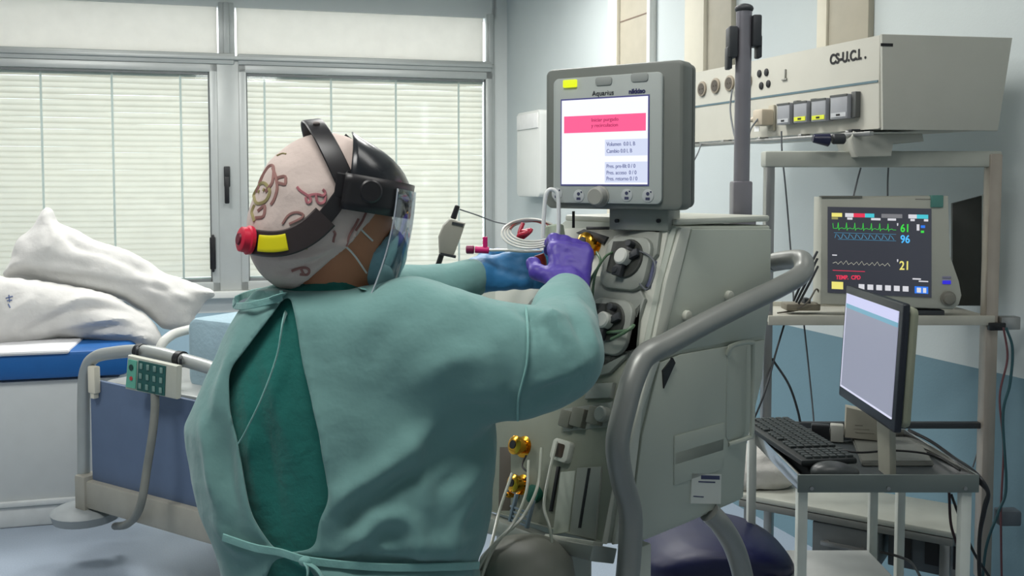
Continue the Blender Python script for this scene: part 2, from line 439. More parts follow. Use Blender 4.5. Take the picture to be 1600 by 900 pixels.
# black lever handle and hinge on the mullion
bm = BM(); WW.pxbox(bm, (350, 260), (360, 292), -.045, -.02, .006); hd = obj('handle', bm, black, w1)
bm = BM(); WW.pxbox(bm, (351, 276), (359, 318), -.075, -.052, .008); WW.pxbox(bm, (352, 276), (358, 284), -.07, -.03); obj('lever', bm, black, hd)
bm = BM(); WW.pxbox(bm, (328, 370), (338, 420), -.055, -.02, .006); WW.pxbox(bm, (331, 366), (336, 424), -.065, -.035, .006); obj('hinge', bm, black, w1)

# right wall with its pilasters
bm = BM(); L = (corner-WR.P0).length+.2; u0 = -L
WR.box(bm, -5.3, 5.6, 0, CEIL, 0, .2); tag(obj('wall_right', bm, wallR_m, smooth=False), 'pale wall with blue lower half behind the monitors', kind='structure')
bm = BM(); add_box(bm, I4, -6.1, -6, -2.2, 8.6, 0, CEIL); tag(obj('wall_left', bm, wall_m, smooth=False), 'pale side wall', kind='structure')
bm = BM(); add_box(bm, I4, -6, 3.6, -2.3, -2.2, 0, CEIL); tag(obj('wall_near', bm, wall_m, smooth=False), 'pale wall behind the camera', kind='structure')
def pil(n, xa, xb, y, m1, d, label, zb=0.0, yt=None):
    a = WR.px(xa, y)[0]; b = WR.px(xb, y)[0]; bm = BM(); WR.box(bm, a, b, zb, CEIL, -d, .0, .003)
    tag(obj('trim_%d' % n, bm, m1), label, kind='structure')
pil(5, 961, 975, 30, cream, .05, 'cream edge strip left of the first beige panel')
pil(6, 976, 1021, 30, beige, .03, 'first tall beige wall panel above the treatment machine')
pil(7, 1021, 1026, 30, white, .045, 'white strip right of the first beige panel')
pil(8, 1082, 1112, 60, cream, .05, 'broad cream strip beside the dark pole', 1.95)
pil(9, 1113, 1150, 60, beige, .03, 'second tall beige wall panel behind the dark pole', 1.95)
pil(10, 1288, 1303, 30, cream, .04, 'cream strip above the supply unit', 1.95)
pil(11, 1304, 1366, 30, beige, .03, 'third tall beige wall panel above the lettering', 1.95)
pil(12, 776, 789, 200, alu, .03, 'grey aluminium corner post', 0)
bm = BM(); u0 = WR.px(962, 30)[0]; a = WR.px(976, 27)[0]; b = WR.px(1021, 27)[0]; v = WR.px(1000, 27)[1]; WR.box(bm, a, b, v-.004, v+.004, -.032, 0)
tag(obj('trim_13', bm, mat('seam_brown', (120, 104, 92), .6)), 'thin seam across the first beige panel', kind='structure')

# wall dispenser left of the console
t = thing('soap_dispenser', 'white wall dispenser half hidden behind the left edge of the treatment console', 'dispenser', WR.at(845, 308))
bm = BM(); a = WR.px(831, 178); b = WR.px(868, 308); WR.prism(bm, rrect(a[0], b[0], b[1], a[1], .04), -.125, -.002, .01); obj('housing', bm, white, t)
bm = BM(); a = WR.px(833, 182); b = WR.px(866, 200); WR.box(bm, a[0], b[0], b[1], a[1], -.135, -.12, .005); obj('lid', bm, mat('soft_white', (228, 228, 226), .5), t)

# ---------------------------------------------------------------- ceiling lamps (above the frame)
for i, (lx, ly, lp) in enumerate(LAMPS):
    t = thing('ceiling_lamp', 'recessed white ceiling lamp '+('over the foot end of the bed', 'over the gap between couch and bed', 'nearest the right window', 'over the treatment machine', 'behind the healthcare worker, added as fill for the gown', 'over the computer cart')[i], 'lamp', (lx, ly, 3.14), 'ceiling lamps')
    bm = BM()
    for x0, x1, y0, y1 in ((-.62, .62, -.32, -.28), (-.62, .62, .28, .32), (-.62, -.58, -.28, .28), (.58, .62, -.28, .28)):
        add_box(bm, Matrix.Translation((lx, ly, 0)), x0, x1, y0, y1, 3.11, 3.15)
    obj('lamp_frame', bm, white, t)

# ================================================================ couch with pillows
CF = Plane(atz(0, 829, 0), (.969, .249, 0))
t = thing('examination_couch', 'low white couch base with blue mattress carrying two white pillows', 'couch', CF.P(-.3, 0, .4))
uE = CF.px(191, 560)[0]; zt = CF.px(0, 553)[1]; zb = CF.px(0, 596)[1]
bm = BM(); CF.box(bm, -1.6, uE-.02, .10, zb-.01, .03, .86, .01); obj('base_cabinet', bm, mat('couch_base_grey', (188, 192, 192), .5, var=.02), t)
bm = BM(); CF.box(bm, -1.58, uE-.04, 0, .10, .02, .82, .01); CF.box(bm, -1.6, uE-.02, .1, .125, .01, .87, .005); obj('plinth', bm, mat('plinth_white', (196, 200, 200), .5), t)
bm = BM(); CF.prism(bm, rrect(-1.65, uE+.04, zb, zt, .05), 0, .88, .02); obj('mattress', bm, mat('royal_blue_vinyl', (24, 88, 152), .4, var=.04), t)
bm = BM(); CF.box(bm, -1.63, CF.px(108, 530)[0], zt-.012, zt+.010, -.012, .86, .012)
obj('sheet', bm, cloth('white_linen', (226, 226, 228), .1, .8), t)
pillow_m = cloth('white_pillow_cotton', (210, 209, 206), .12, .85, bump=.3, bscale=30)
def pillow(name, outline, Y, T, lean, strokes, label, seed, yaw=.25):
    c = np.mean(np.array(outline), 0); P0 = at(c[0], c[1], Y)
    pl = Plane(P0, (math.cos(yaw), math.sin(yaw), 0), (0, math.sin(lean)*1.0, math.cos(lean)))
    poly = smooth_path([(x, z, 0) for x, z in (pl.px(*p) for p in outline)], 5, True); poly = np.array([(p.x, p.y) for p in poly])
    def f(X, Yy, Z):
        shp = X.shape; x = X.ravel()[:, None]; z = Z.ravel()[:, None]
        a = poly; b = np.roll(poly, -1, 0); d = np.full(X.size, 1e9); ins = np.zeros(X.size, bool)
        for (ax, az), (bx, bz) in zip(a, b):
            ex, ez = bx-ax, bz-az; h = np.clip(((X.ravel()-ax)*ex+(Z.ravel()-az)*ez)/(ex*ex+ez*ez+1e-12), 0, 1)
            d = np.minimum(d, np.hypot(X.ravel()-ax-h*ex, Z.ravel()-az-h*ez))
            cr = ((az > Z.ravel()) != (bz > Z.ravel())) & (X.ravel() < (bx-ax)*(Z.ravel()-az)/(bz-az+1e-12)+ax); ins ^= cr
        sd = np.where(ins, d, -d).reshape(shp); q = np.clip(sd/.17, 0, 1)
        return np.where(sd > 0, np.abs(Yy)-(.008+T*np.sqrt(1-(1-q)**2)), np.hypot(sd, np.maximum(np.abs(Yy)-.008, 0)))
    lo = (poly[:, 0].min()-.05, -T-.05, poly[:, 1].min()-.05); hi = (poly[:, 0].max()+.05, T+.05, poly[:, 1].max()+.05)
    v, fc = nets(f, lo, hi, .014); M = np.array(pl.M); v = v@M[:3, :3].T+M[:3, 3]
    v = relax(v, fc, 2); v = wrinkle(v, fc, .012, 7, seed=seed); v = fold(v, fc, strokes)
    return pl, tag(obj(name, mesh_of(name, v, fc), pillow_m), label, 'pillow', 'white pillows on the couch')
low_out = [(-150, 470), (-60, 430), (5, 432), (80, 442), (150, 455), (205, 478), (246, 512), (252, 540), (225, 548), (150, 530), (100, 524), (60, 534), (0, 544), (-120, 560), (-160, 530)]
pl, o = pillow('pillow', low_out, 4.78, .13, .12, [
    ([(235, 515), (180, 500), (120, 505), (70, 520)], 6, .018), ([(240, 530), (190, 520), (140, 522)], 5, .015), ([(215, 490), (160, 478), (100, 490), (40, 520)], 7, -.02),
    ([(190, 478), (130, 468), (70, 490)], 6, .018), ([(60, 460), (20, 490), (0, 520)], 9, .02), ([(225, 505), (170, 510), (110, 518)], 5, -.014)],
    'lower white pillow lying flat on the blue couch mattress', 3)
top_out = [(76, 326), (88, 345), (110, 358), (160, 380), (215, 398), (262, 430), (300, 440), (338, 458), (318, 472), (305, 492), (292, 514), (255, 512), (225, 485), (180, 465), (120, 452), (70, 440), (8, 433), (18, 405), (30, 375), (55, 352)]
pl2, o = pillow('pillow', top_out, 5.0, .12, .25, [
    ([(20, 410), (80, 418), (150, 428), (230, 445)], 8, .02), ([(60, 430), (120, 440), (190, 455), (240, 490)], 7, .02), ([(75, 340), (85, 370), (70, 400)], 7, .015),
    ([(150, 390), (200, 410), (250, 440)], 8, -.018), ([(230, 430), (270, 455), (300, 470)], 6, .018), ([(90, 355), (120, 385), (160, 395)], 6, -.014), ([(200, 440), (250, 450), (300, 460)], 6, -.015)],
    'upper white pillow with raised pointed corner, leaning on the lower pillow', 9)
bpy.context.view_layer.update(); pm = mat('blue_print', (84, 100, 140), .7)
low = bpy.data.objects['pillow']; bm = BM()
for a_, b_ in (((9, 466), (20, 463)), ((11, 470), (19, 469)), ((13, 475), (16, 481)), ((14, 461), (15, 472))):
    pts_ = []
    for k in range(4):
        x_, y_ = a_[0]+(b_[0]-a_[0])*k/3, a_[1]+(b_[1]-a_[1])*k/3; d_ = ray(x_, y_).normalized()
        ok, hit, nn, _ = low.ray_cast(C0-low.location, d_)
        if ok: pts_.append(hit+low.location+nn*.001)
    if len(pts_) > 1: add_tube(bm, pts_, .0028, 6, 2)
obj('printed_mark', bm, pm, low)

# ================================================================ hospital bed
BD = Plane(at(133, 790, 4.0), (.848, -.53, 0)); 
bed = thing('hospital_bed', 'hospital bed with curved grey tube footboard and slate blue panel behind the worker', 'bed', (BD.P0.x+.6, BD.P0.y+.4, 0))
bedm = mat('bed_metal_grey', (168, 172, 170), .35, .35, var=.04); bedp = mat('slate_blue_panel', (92, 110, 138), .5, var=.04)
def bp(px, py, w=0): return BD.at(px, py, w)
zr = BD.px(230, 550)[1]; uR = 1.0
bm = BM(); add_tube(bm, [bp(131, 790), bp(131, 700), bp(131, 620), bp(134, 580), bp(146, 560), bp(172, 552), bp(230, 549), bp(300, 566), bp(345, 580), bp(400, 597), BD.P(uR-.02, zr-.25), BD.P(uR, .35)], .026, 12)
obj('footboard_hoop', bm, bedm, bed)
bm = BM(); a = BD.px(140, 592); b = BD.px(140, 752)
BD.prism(bm, [(a[0], b[1]), (a[0], a[1]), (uR-.04, a[1]-.02), (uR-.04, b[1])], .0, .02, .006); obj('footboard_panel', bm, bedp, bed)
bm = BM(); a = BD.px(140, 748); b = BD.px(140, 790); BD.box(bm, a[0]-.02, uR+.02, b[1], a[1], -.03, .03, .008); 
BD.box(bm, a[0]-.05, a[0]+.02, b[1]-.03, a[1]+.02, -.04, .04, .01)
obj('lower_beam', bm, mat('bed_beige', (158, 156, 146), .5, var=.06), bed)
bm = BM(); add_lathe(bm, BD.P(a[0]-.03, b[1]-.07, 0), (0, 0, 1), [(0, .03), (.01, .13), (.045, .14), (.06, .12), (.065, .03)], 28); obj('bumper', bm, mat('bumper_grey', (140, 146, 148), .6), bed)
bm = BM(); BD.pxbox(bm, (146, 570), (158, 614), -.03, 0, .006); BD.pxbox(bm, (149, 608), (155, 622), -.025, 0, .004); obj('hanger_bracket', bm, cream, bed)
bm = BM(); BD.box(bm, .0, uR, .42, .52, .1, 2.0, .02); obj('bed_frame', bm, bedm, bed)
bm = BM(); BD.prism(bm, rrect(.36, uR-.03, .50, .80, .05), .25, 2.0, .02); obj('mattress', bm, cloth('pale_blue_sheet', (158, 186, 198), .05, .8), bed)
bm = BM(); s0 = atz(250, 545, .93); e = BD.ey
pts = [Vector((s0.x-.005, s0.y, .86)), Vector((s0.x, s0.y, .93)), Vector((s0.x, s0.y, .97))+e*.04, Vector((s0.x, s0.y, .99))+e*.14, Vector((s0.x, s0.y, .995))+e*.5, Vector((s0.x, s0.y, .99))+e*1.1, Vector((s0.x, s0.y, .85))+e*1.2]
add_tube(bm, pts, .02, 12); obj('side_rail', bm, mat('rail_white', (205, 206, 200), .4), bed)
bm = BM()
for px, Y in ((330, 3.78), (150, 4.15)):
    pass
def caster(P):
    P = Vector(P); bm = BM(); add_cyl(bm, P+Vector((-.02, .0, .06)), P+Vector((.02, .0, .06)), .06, bev=.01); c = obj('caster', bm, black, bed)
    bm = BM(); add_tube(bm, [P+Vector((-.035, 0, .06)), P+Vector((-.035, 0, .13)), P+Vector((0, 0, .15)), P+Vector((.035, 0, .13)), P+Vector((.035, 0, .06))], .008); add_cyl(bm, P+Vector((0, 0, .14)), P+Vector((0, 0, .36)), .018)
    obj('caster_fork', bm, dark, c)
for u, wv in ((.62, .3), (uR-.14, .05), (.12, 1.8), (uR-.1, 1.8)):
    q = BD.P(u, 0, wv); caster((q.x, q.y, 0))
bm = BM(); 
for u, wv in ((.62, .3), (uR-.14, .05)):
    q = BD.P(u, 0, wv); add_box(bm, Matrix.Translation((q.x, q.y, 0)), -.03, .03, -.03, .03, .33, .46)
add_box(bm, BD.M, .05, uR-.1, .1, .16, .36, .40); obj('undercarriage', bm, dark, bed)
# hand control hooked on the hoop
CT = Plane(BD.P(0, 0, -.05), BD.ex)
t = thing('bed_remote', 'beige bed hand control with green keypad hooked over the footboard tube', 'remote control', CT.at(244, 620))
cs = [(209, 553), (286, 570), (284, 622), (205, 606)]
bm = BM(); CT.pxpoly(bm, cs, -.03, .0, .008); obj('housing', bm, mat('remote_beige', (176, 178, 166), .5), t)
bm = BM(); CT.pxpoly(bm, [(212, 559), (225, 562), (223, 605), (208, 602)], -.034, -.03); obj('green_strip', bm, mat('mint_green', (96, 168, 146), .5), t)
bm = BM(); CT.pxpoly(bm, [(228, 561), (270, 570), (268, 616), (225, 607)], -.034, -.03); kp = obj('keypad', bm, mat('deep_green', (30, 84, 80), .5), t)
def bil(q, s, r):
    a = [q[0][i]+(q[1][i]-q[0][i])*s for i in (0, 1)]; b = [q[3][i]+(q[2][i]-q[3][i])*s for i in (0, 1)]
    return (a[0]+(b[0]-a[0])*r, a[1]+(b[1]-a[1])*r)
q = [(228, 561), (270, 570), (268, 616), (225, 607)]
for j in range(3):
    for i in range(4):
        bm = BM(); u, v = CT.px(*bil(q, (i+.5)/4, (j+.5)/3)); CT.box(bm, u-.008, u+.008, v-.011, v+.011, -.038, -.034, .002)
        obj('key', bm, mat('key_grey_green', (112, 142, 134), .5), t)
for py_, c in ((572, (24, 60, 56)), (589, (190, 60, 60))):
    bm = BM(); u, v = CT.px(217, py_); CT.cyl(bm, u, v, .012 if py_ < 580 else .008, -.037, -.034); obj('button', bm, mat('btn%d' % py_, c, .5), t)
bm = BM(); add_tube(bm, [bp(214, 556, -.03), bp(214, 546, -.04), bp(216, 543, 0), bp(217, 552, .03)], .006); obj('hook', bm, dark, t); bm = BM(); add_tube(bm, [bp(282, 570, -.03), bp(282, 560, -.04), bp(284, 558, 0), bp(285, 567, .03)], .006); obj('hook', bm, dark, t)
bm = BM(); add_tube(bm, [CT.at(242, 615, -.02), CT.at(242, 640, -.03), CT.at(238, 680, -.05), CT.at(230, 730, -.06), CT.at(222, 780, -.08), CT.at(212, 806, -.06), CT.at(196, 820, .02), CT.at(180, 822, .2)], .0165, 10)
o = obj('coiled_cord', bm, mat('cord_grey', (124, 126, 120), .6), t)
# black trim clips on the hoop
for px_, py_ in ((220, 549), (282, 561)):
    bm = BM(); p = bp(px_, py_); add_cyl(bm, p-BD.ex*.015, p+BD.ex*.015, .031); obj('hoop_clip', bm, black, bed)
# ================================================================ treatment machine
Y0 = 1.85
PN = at(1058, 352, Y0)                       # near top corner of the body
SD = Plane(PN, (.75, .66, 0))                # side facing the camera
ltop = SD.px(1058, 352); lbot = SD.px(945, 850)
lean = math.atan2(ltop[0]-lbot[0], ltop[1]-lbot[1])
FRW = Vector((.66, -.75, 0))
ezf = Vector((0, 0, 1))*math.cos(lean)+Vector((.75, .66, 0))*math.sin(lean)
FR = Plane(PN, FRW, ezf)
mc = mat('machine_putty', (178, 184, 172), .45, var=.025, scale=6)
mc2 = mat('machine_light_putty', (196, 198, 186), .45, var=.02)
mcd = mat('machine_grey_plate', (146, 150, 142), .4, .1, var=.04)
tubem = mat('handle_tube_grey', (140, 142, 138), .38, .35, var=.03)
base = Vector((PN.x+.12, PN.y+.3, 0))
mach = thing('dialysis_machine', 'tall putty coloured blood treatment machine with lit screen, pumps and big bent tube handle', 'medical machine', base)
Wd = .56
# body: side outline extruded across the width
side = [(1058, 352), (1206, 352), (1204, 480), (1196, 560), (1168, 690), (1162, 782), (1080, 818), (1000, 851), (948, 852), (975, 700), (1000, 600), (1035, 440)]
loc = [SD.px(*p) for p in side]
bm = BM(); add_prism(bm, SD.M, loc, .0, Wd, .012)
c1, c2 = FR.at(876, 352), FR.at(770, 448); cn_ = FR.ey.cross(c2-c1).normalized(); cn_ = cn_ if cn_.z > 0 else -cn_      # sloping shoulder on the far side
bmesh.ops.bisect_plane(bm, geom=bm.verts[:]+bm.edges[:]+bm.faces[:], plane_co=c1, plane_no=cn_, clear_outer=True)
bmesh.ops.holes_fill(bm, edges=[e for e in bm.edges if e.is_boundary]); obj('body', bm, mc, mach)
# side cover, seams and details
bm = BM(); SD.pxpoly(bm, [(1078, 358), (1202, 358), (1200, 478), (1192, 524), (1060, 548), (1030, 560), (1046, 480)], -.006, .002, .003); obj('upper_side_cover', bm, mc, mach)
bm = BM(); SD.pxpoly(bm, [(1028, 566), (1060, 553), (1192, 530), (1188, 590), (1164, 690), (1158, 776), (1002, 842), (985, 800), (1000, 680)], -.006, .002, .003); obj('lower_side_cover', bm, mc, mach)
bm = BM(); SD.pxpoly(bm, [(1060, 355), (1076, 355), (1046, 480), (1028, 560), (1000, 640), (986, 760), (992, 846), (955, 850), (978, 700), (1008, 580), (1036, 440)], -.008, .002, .004); obj('front_edge_trim', bm, mc2, mach)
bm = BM(); SD.pxpoly(bm, [(1030, 578), (1046, 558), (1050, 566), (1032, 606)], -.009, -.004); obj('vent_gap', bm, black, mach)
bm = BM(); a = SD.px(1132, 538); b = SD.px(1160, 680)
SD.prism(bm, rrect(a[0], b[0], b[1], a[1], .014), -.0075, -.004, .001)
add_tube(bm, [SD.P(a[0], a[1]-.02, -.006), SD.P(a[0]+.004, a[1], -.02), SD.P(b[0]-.008, a[1], -.024), SD.P(b[0], a[1]-.02, -.024), SD.P(b[0], b[1]+.02, -.024), SD.P(b[0]-.008, b[1], -.02), SD.P(a[0]+.01, b[1]-.008, -.006)], .005, 8, 4)
obj('side_grip', bm, mc, mach)
bm = BM()
for y0, y1 in ((680, 703), (705, 732)):
    SD.pxbox(bm, (1049, y0), (1126, y1), -.0085, -.005, .002)
obj('raised_panel', bm, mc, mach)
bm = BM(); SD.pxpoly(bm, [(1076, 738), (1122, 740), (1121, 786), (1074, 785)], -.0085, -.006); lb = obj('label_plate', bm, mat('label_white', (206, 208, 200), .5, var=.01), mach)
bm = BM(); SD.pxpoly(bm, [(1090, 741), (1119, 742), (1119, 748), (1090, 747)], -.009, -.0085); SD.pxpoly(bm, [(1086, 750), (1112, 751), (1112, 753), (1086, 752)], -.009, -.0085)
SD.pxpoly(bm, [(1078, 773), (1094, 774), (1094, 775.5), (1078, 774.5)], -.009, -.0085)
obj('label_print', bm, mat('print_blue', (60, 64, 96), .6), lb)
for cx_, cy_ in ((1133, 462), (1067, 493)):
    bm = BM(); u, v = SD.px(cx_, cy_); SD.prism(bm, circ(u, v, .011), -.016, -.004, .003); obj('handle_socket', bm, mc2, mach)
# top deck
bm = BM(); u1 = SD.px(1206, 352)[0]; SD.box(bm, .005, u1, -.001, .012, .005, -FR.px(878, 352)[0], .004); obj('top_deck', bm, mc2, mach)
# big bent tube handle
hp = [SD.at(1212, 409, .06), SD.at(1232, 406, .02), SD.at(1254, 407, -.03), SD.at(1252, 428, -.05), SD.at(1215, 450, -.05), SD.at(1160, 476, -.05), SD.at(1100, 506, -.05), SD.at(1045, 536, -.05), SD.at(1008, 556, -.05), SD.at(990, 590, -.05), SD.at(978, 630, -.05), SD.at(965, 690, -.05), SD.at(970, 740, -.05), SD.at(985, 800, -.05), SD.at(984, 860, -.05), SD.at(978, 930, -.05), SD.at(972, 1010, -.04)]
bm = BM(); add_tube(bm, hp, .0215, 18, 8); add_tube(bm, [SD.at(1212, 409, .06), SD.at(1202, 412, .1)], .0215, 14, 0); obj('bent_tube_handle', bm, tubem, mach)
bm = BM(); add_tube(bm, [SD.at(1108, 800, .0), SD.at(1128, 822, -.01), SD.at(1150, 862, -.01), SD.at(1164, 920, -.01), SD.at(1170, 1000, .0)], .022, 14); obj('rear_frame_tube', bm, tubem, mach)
# undercarriage down to the floor
bm = BM(); zb_ = loc[7][1]; fl = -PN.z
SD.box(bm, -.06, .07, fl+.14, zb_+.05, .28, Wd-.08, .02); obj('column', bm, mcd, mach)
bm = BM(); SD.box(bm, -.14, .42, fl+.10, fl+.16, -.06, .02, .02); SD.box(bm, -.14, .42, fl+.10, fl+.16, Wd-.02, Wd+.06, .02); SD.box(bm, .0, .30, fl+.10, fl+.17, .0, Wd, .02); obj('base_frame', bm, tubem, mach)
for u in (-.11, .39):
    for wv in (-.02, Wd+.02):
        bm = BM(); p = SD.P(u, fl+.05, wv); add_cyl(bm, p-SD.ey*.018, p+SD.ey*.018, .05, bev=.008); c = obj('caster', bm, black, mach)
        bm = BM(); add_cyl(bm, p+Vector((0, 0, .052)), p+Vector((0, 0, .09)), .02); obj('caster_stem', bm, steel, c)
# white block and foot pieces seen under the body
bm = BM(); SD.pxbox(bm, (1008, 862), (1030, 960), .02, .06, .004); obj('support_post', bm, mc2, mach)

# ---- front face: plates
def fpoly(name, pts, w0, w1, m, bev=.003, parent=None, label=None):
    bm = BM(); FR.pxpoly(bm, pts, w0, w1, bev); return obj(name, bm, m, parent or mach, label=label)
fpoly('front_plate', [(776, 452), (880, 358), (1048, 356), (1030, 440), (1003, 560), (975, 690), (944, 850), (770, 800), (775, 640)], -.006, .01, mc2)
def pump(cx, cy, s, lab):
    u, v = FR.px(cx, cy)
    pm_ = None
    bm = BM(); FR.prism(bm, rrect(u-.075*s, u+.062*s, v-.072*s, v+.055*s, .03), -.026, -.004, .006)
    h = obj('pump_housing', bm, mcd, mach, label=lab)
    bm = BM(); FR.cyl(bm, u, v, .046*s, -.030, -.024, 32, .002)
    FR.prism(bm, [(u-.052*s, v+.038*s), (u-.052*s, v-.034*s), (u, v-.04*s), (u, v+.042*s)], -.029, -.024)
    obj('pump_track', bm, mat('pump_dark', (58, 60, 56), .45), h)
    bm = BM(); FR.cyl(bm, u, v, .019*s, -.050, -.028, 28, .003); obj('rotor_hub', bm, mat('rotor_white', (200, 202, 194), .4), h)
    bm = BM(); FR.prism(bm, [(u-.012*s, v-.012*s), (u-.02*s, v-.043*s), (u+.006*s, v-.045*s), (u+.008*s, v-.012*s)], -.044, -.030, .003)
    FR.prism(bm, [(u+.010*s, v+.008*s), (u+.034*s, v+.024*s), (u+.040*s, v+.008*s), (u+.014*s, v-.006*s)], -.040, -.030, .002)
    for k in range(2):
        a = R(250+180*k); FR.cyl(bm, u+.034*s*math.cos(a), v+.034*s*math.sin(a), .008*s, -.046, -.030, 14, .001)
    obj('rotor_arm', bm, dark, h)
    return h
fpoly('pump_cover', [(868, 470), (880, 440), (905, 432), (1000, 436), (1015, 470), (1004, 505), (985, 480), (955, 474), (930, 488), (868, 500)], -.016, -.004, mcd, .004)
fpoly('pump_cover', [(966, 372), (1000, 362), (1038, 366), (1034, 400), (1018, 420), (1006, 392), (985, 385), (962, 390)], -.016, -.004, mcd, .004)
fpoly('pump_cover', [(880, 575), (1000, 545), (1004, 500), (985, 560), (960, 585), (905, 600)], -.016, -.004, mcd, .004)
pump(993, 410, .86, 'upper dark pump with pale round rotor')
pump(965, 508, .86, 'middle dark pump with pale round rotor')
pump(862, 500, .8, 'pump mostly hidden behind the sleeve')
for px_, py_ in ((1031, 360), (1000, 466), (944, 606)):
    bm = BM(); u, v = FR.px(px_, py_); FR.cyl(bm, u, v, .006, -.012, -.004, 14, .001); obj('screw_cap', bm, black, mach)
fpoly('latch_plate', [(1018, 408), (1030, 410), (1020, 452), (1008, 448)], -.012, -.004, mat('latch_blue_grey', (92, 96, 124), .4), .002)
fpoly('top_slot', [(962, 357), (1000, 356), (1000, 360), (962, 361)], -.009, -.004, dark, .0005)
fpoly('top_slot', [(920, 356), (955, 356), (955, 360), (920, 360)], -.009, -.004, dark, .0005)
gold = mat('brass_gold', (226, 168, 60), .18, 1, var=.05)
def knob(px_, py_, r, par=mach):
    u, v = FR.px(px_, py_); bm = BM()
    add_lathe(bm, FR.P(u, v, 0), -FR.ey, [(0, r*1.15), (.008, r*1.15), (.010, r*.75), (.022, r*.7), (.026, r), (.034, r), (.038, r*.6)], 24)
    k = obj('brass_connector', bm, gold, par)
    bm = BM(); add_lathe(bm, FR.P(u, v, -.038), -FR.ey, [(0, r*.45), (.002, r*.45)], 16); obj('connector_bore', bm, black, k)
knob(929, 385, .021); knob(822, 699, .019); knob(820, 758, .0175); knob(812, 776, .006)
bm = BM(); FR.pxpoly(bm, [(905, 366), (918, 360), (955, 372), (948, 384), (930, 376)], -.012, -.004, .002); obj('clamp_lever', bm, dark, mach)
# lower front fittings
fpoly('lower_front_shade', [(778, 600), (1000, 560), (972, 700), (944, 846), (772, 798)], -.0075, .0, mat('shade_olive_grey', (134, 138, 124), .45, var=.05), .001)  # shade on the lower front, put in as a darker plate
fpoly('clamp_block', [(926, 602), (967, 600), (962, 624), (922, 626)], -.018, -.004, mcd)
fpoly('valve_bracket', [(886, 640), (962, 628), (956, 668), (884, 676)], -.010, -.004, mcd)
for a, b in (((890, 642), (900, 672)), ((908, 638), (920, 672)), ((934, 636), (946, 668))):
    bm = BM(); FR.pxbox(bm, a, b, -.026, -.008, .003); obj('valve_block', bm, mat('valve_grey', (120, 120, 108), .4, .2), mach)
bm = BM(); FR.cyl(bm, *FR.px(952, 650), .015, -.03, -.008, 20, .003); obj('valve_disc', bm, mcd, mach)
bm = BM(); u, v = FR.px(886, 706); FR.prism(bm, rrect(u-.024, u+.024, v-.021, v+.021, .009), -.022, -.004, .003); o = obj('sensor_housing', bm, mc2, mach)
bm = BM(); FR.prism(bm, rrect(u-.014, u+.012, v-.013, v+.013, .004), -.024, -.022); obj('sensor_window', bm, mat('sensor_brown', (70, 58, 48), .3), o)
fpoly('slot_panel', [(880, 738), (904, 736), (893, 832), (868, 836)], -.010, -.004, mc)
fpoly('slot_panel', [(908, 732), (946, 730), (936, 844), (896, 836)], -.013, -.004, mcd)
fpoly('slot_groove', [(926, 733), (930, 733), (915, 826), (911, 826)], -.0145, -.012, black, .0004)
fpoly('slot_groove', [(876, 730), (880, 730), (868, 800), (864, 800)], -.012, -.004, black, .0004)
fpoly('bottom_lip', [(868, 836), (944, 848), (940, 862), (860, 846)], -.03, .0, mc2)
fpoly('dark_inset', [(784, 698), (803, 698), (803, 800), (782, 800)], -.008, -.004, mat('inset_brown', (84, 76, 66), .5))
fpoly('front_step', [(760, 800), (870, 840), (955, 856), (950, 880), (760, 830)], -.05, .02, mcd, .006)
bm = BM(); u, v = FR.px(846, 774)
add_lathe(bm, FR.P(u, v, 0), -FR.ey, [(0, .012), (.016, .012), (.017, .018), (.028, .018), (.030, .008)], 10); obj('green_connector', bm, mat('deep_green_plastic', (22, 92, 74), .35), mach)
# rounded grey bag holder at the foot
q = FR.at(822, 900, -.10); bm = BM(); add_lathe(bm, (q.x, q.y, q.z-.16), (0, 0, 1), [(0, .085), (.01, .092), (.13, .094), (.19, .084), (.216, .06), (.226, .02)], 36)
obj('filter_canister', bm, mat('canister_grey', (112, 114, 104), .5), mach)
bm = BM(); add_cyl(bm, (q.x, q.y, .16), (q.x, q.y, q.z-.15), .02); add_cyl(bm, (q.x, q.y, .17), FR.P(-.28, -.9, .2), .02); obj('canister_arm', bm, tubem, mach)

# ---- tubing set threaded on the machine (its own things)
clr = clear('clear_tubing', (206, 212, 206), .18, .12)
def line(name, pts, r, m, label, cat='tube', seg=8, group=None):
    bm = BM(); add_tube(bm, pts, r, seg); return tag(obj(name, bm, m), label, cat, group)
def fr(*p): return [FR.at(x, y, w) for x, y, w in p]
greenish = mat('green_tint_tube', (84, 112, 84), .3)
line('drip_tube', fr((932, 394, -.03), (938, 410, -.04), (922, 440, -.045), (915, 480, -.045), (912, 520, -.04)), .0028, greenish, 'green tinted thin tube curving down left of the pumps')
line('drip_tube', fr((962, 392, -.02), (945, 402, -.045), (930, 430, -.05), (925, 470, -.05), (920, 530, -.045)), .0026, greenish, 'second green tinted tube hugging the pump covers')
line('drip_tube', fr((980, 388, -.03), (1012, 398, -.03), (1024, 418, -.035), (1012, 452, -.035), (996, 440, -.02)), .002, cable_grey, 'thin loop of tube round the upper pump')
line('drip_tube', fr((945, 520, -.03), (980, 516, -.045), (990, 508, -.04), (975, 520, -.05), (955, 530, -.04)), .0032, greenish, 'green tube looped over the middle pump')
tubec = mat('milky_tube', (178, 182, 168), .25, spec=.7)
line('drain_tube', fr((800, 740, -.05), (780, 800, -.10), (765, 860, -.16), (740, 930, -.2)), .0032, tubec, 'leftmost milky tube running down beside the gown')
line('drain_tube', fr((846, 700, -.04), (840, 760, -.06), (815, 810, -.12), (775, 850, -.17), (745, 920, -.2)), .0032, tubec, 'milky tube sweeping from the sensor down over the canister')
line('drain_tube', fr((826, 720, -.05), (822, 770, -.08), (800, 820, -.14), (760, 865, -.19), (730, 930, -.2)), .003, tubec, 'milky tube dropping from the brass connectors')
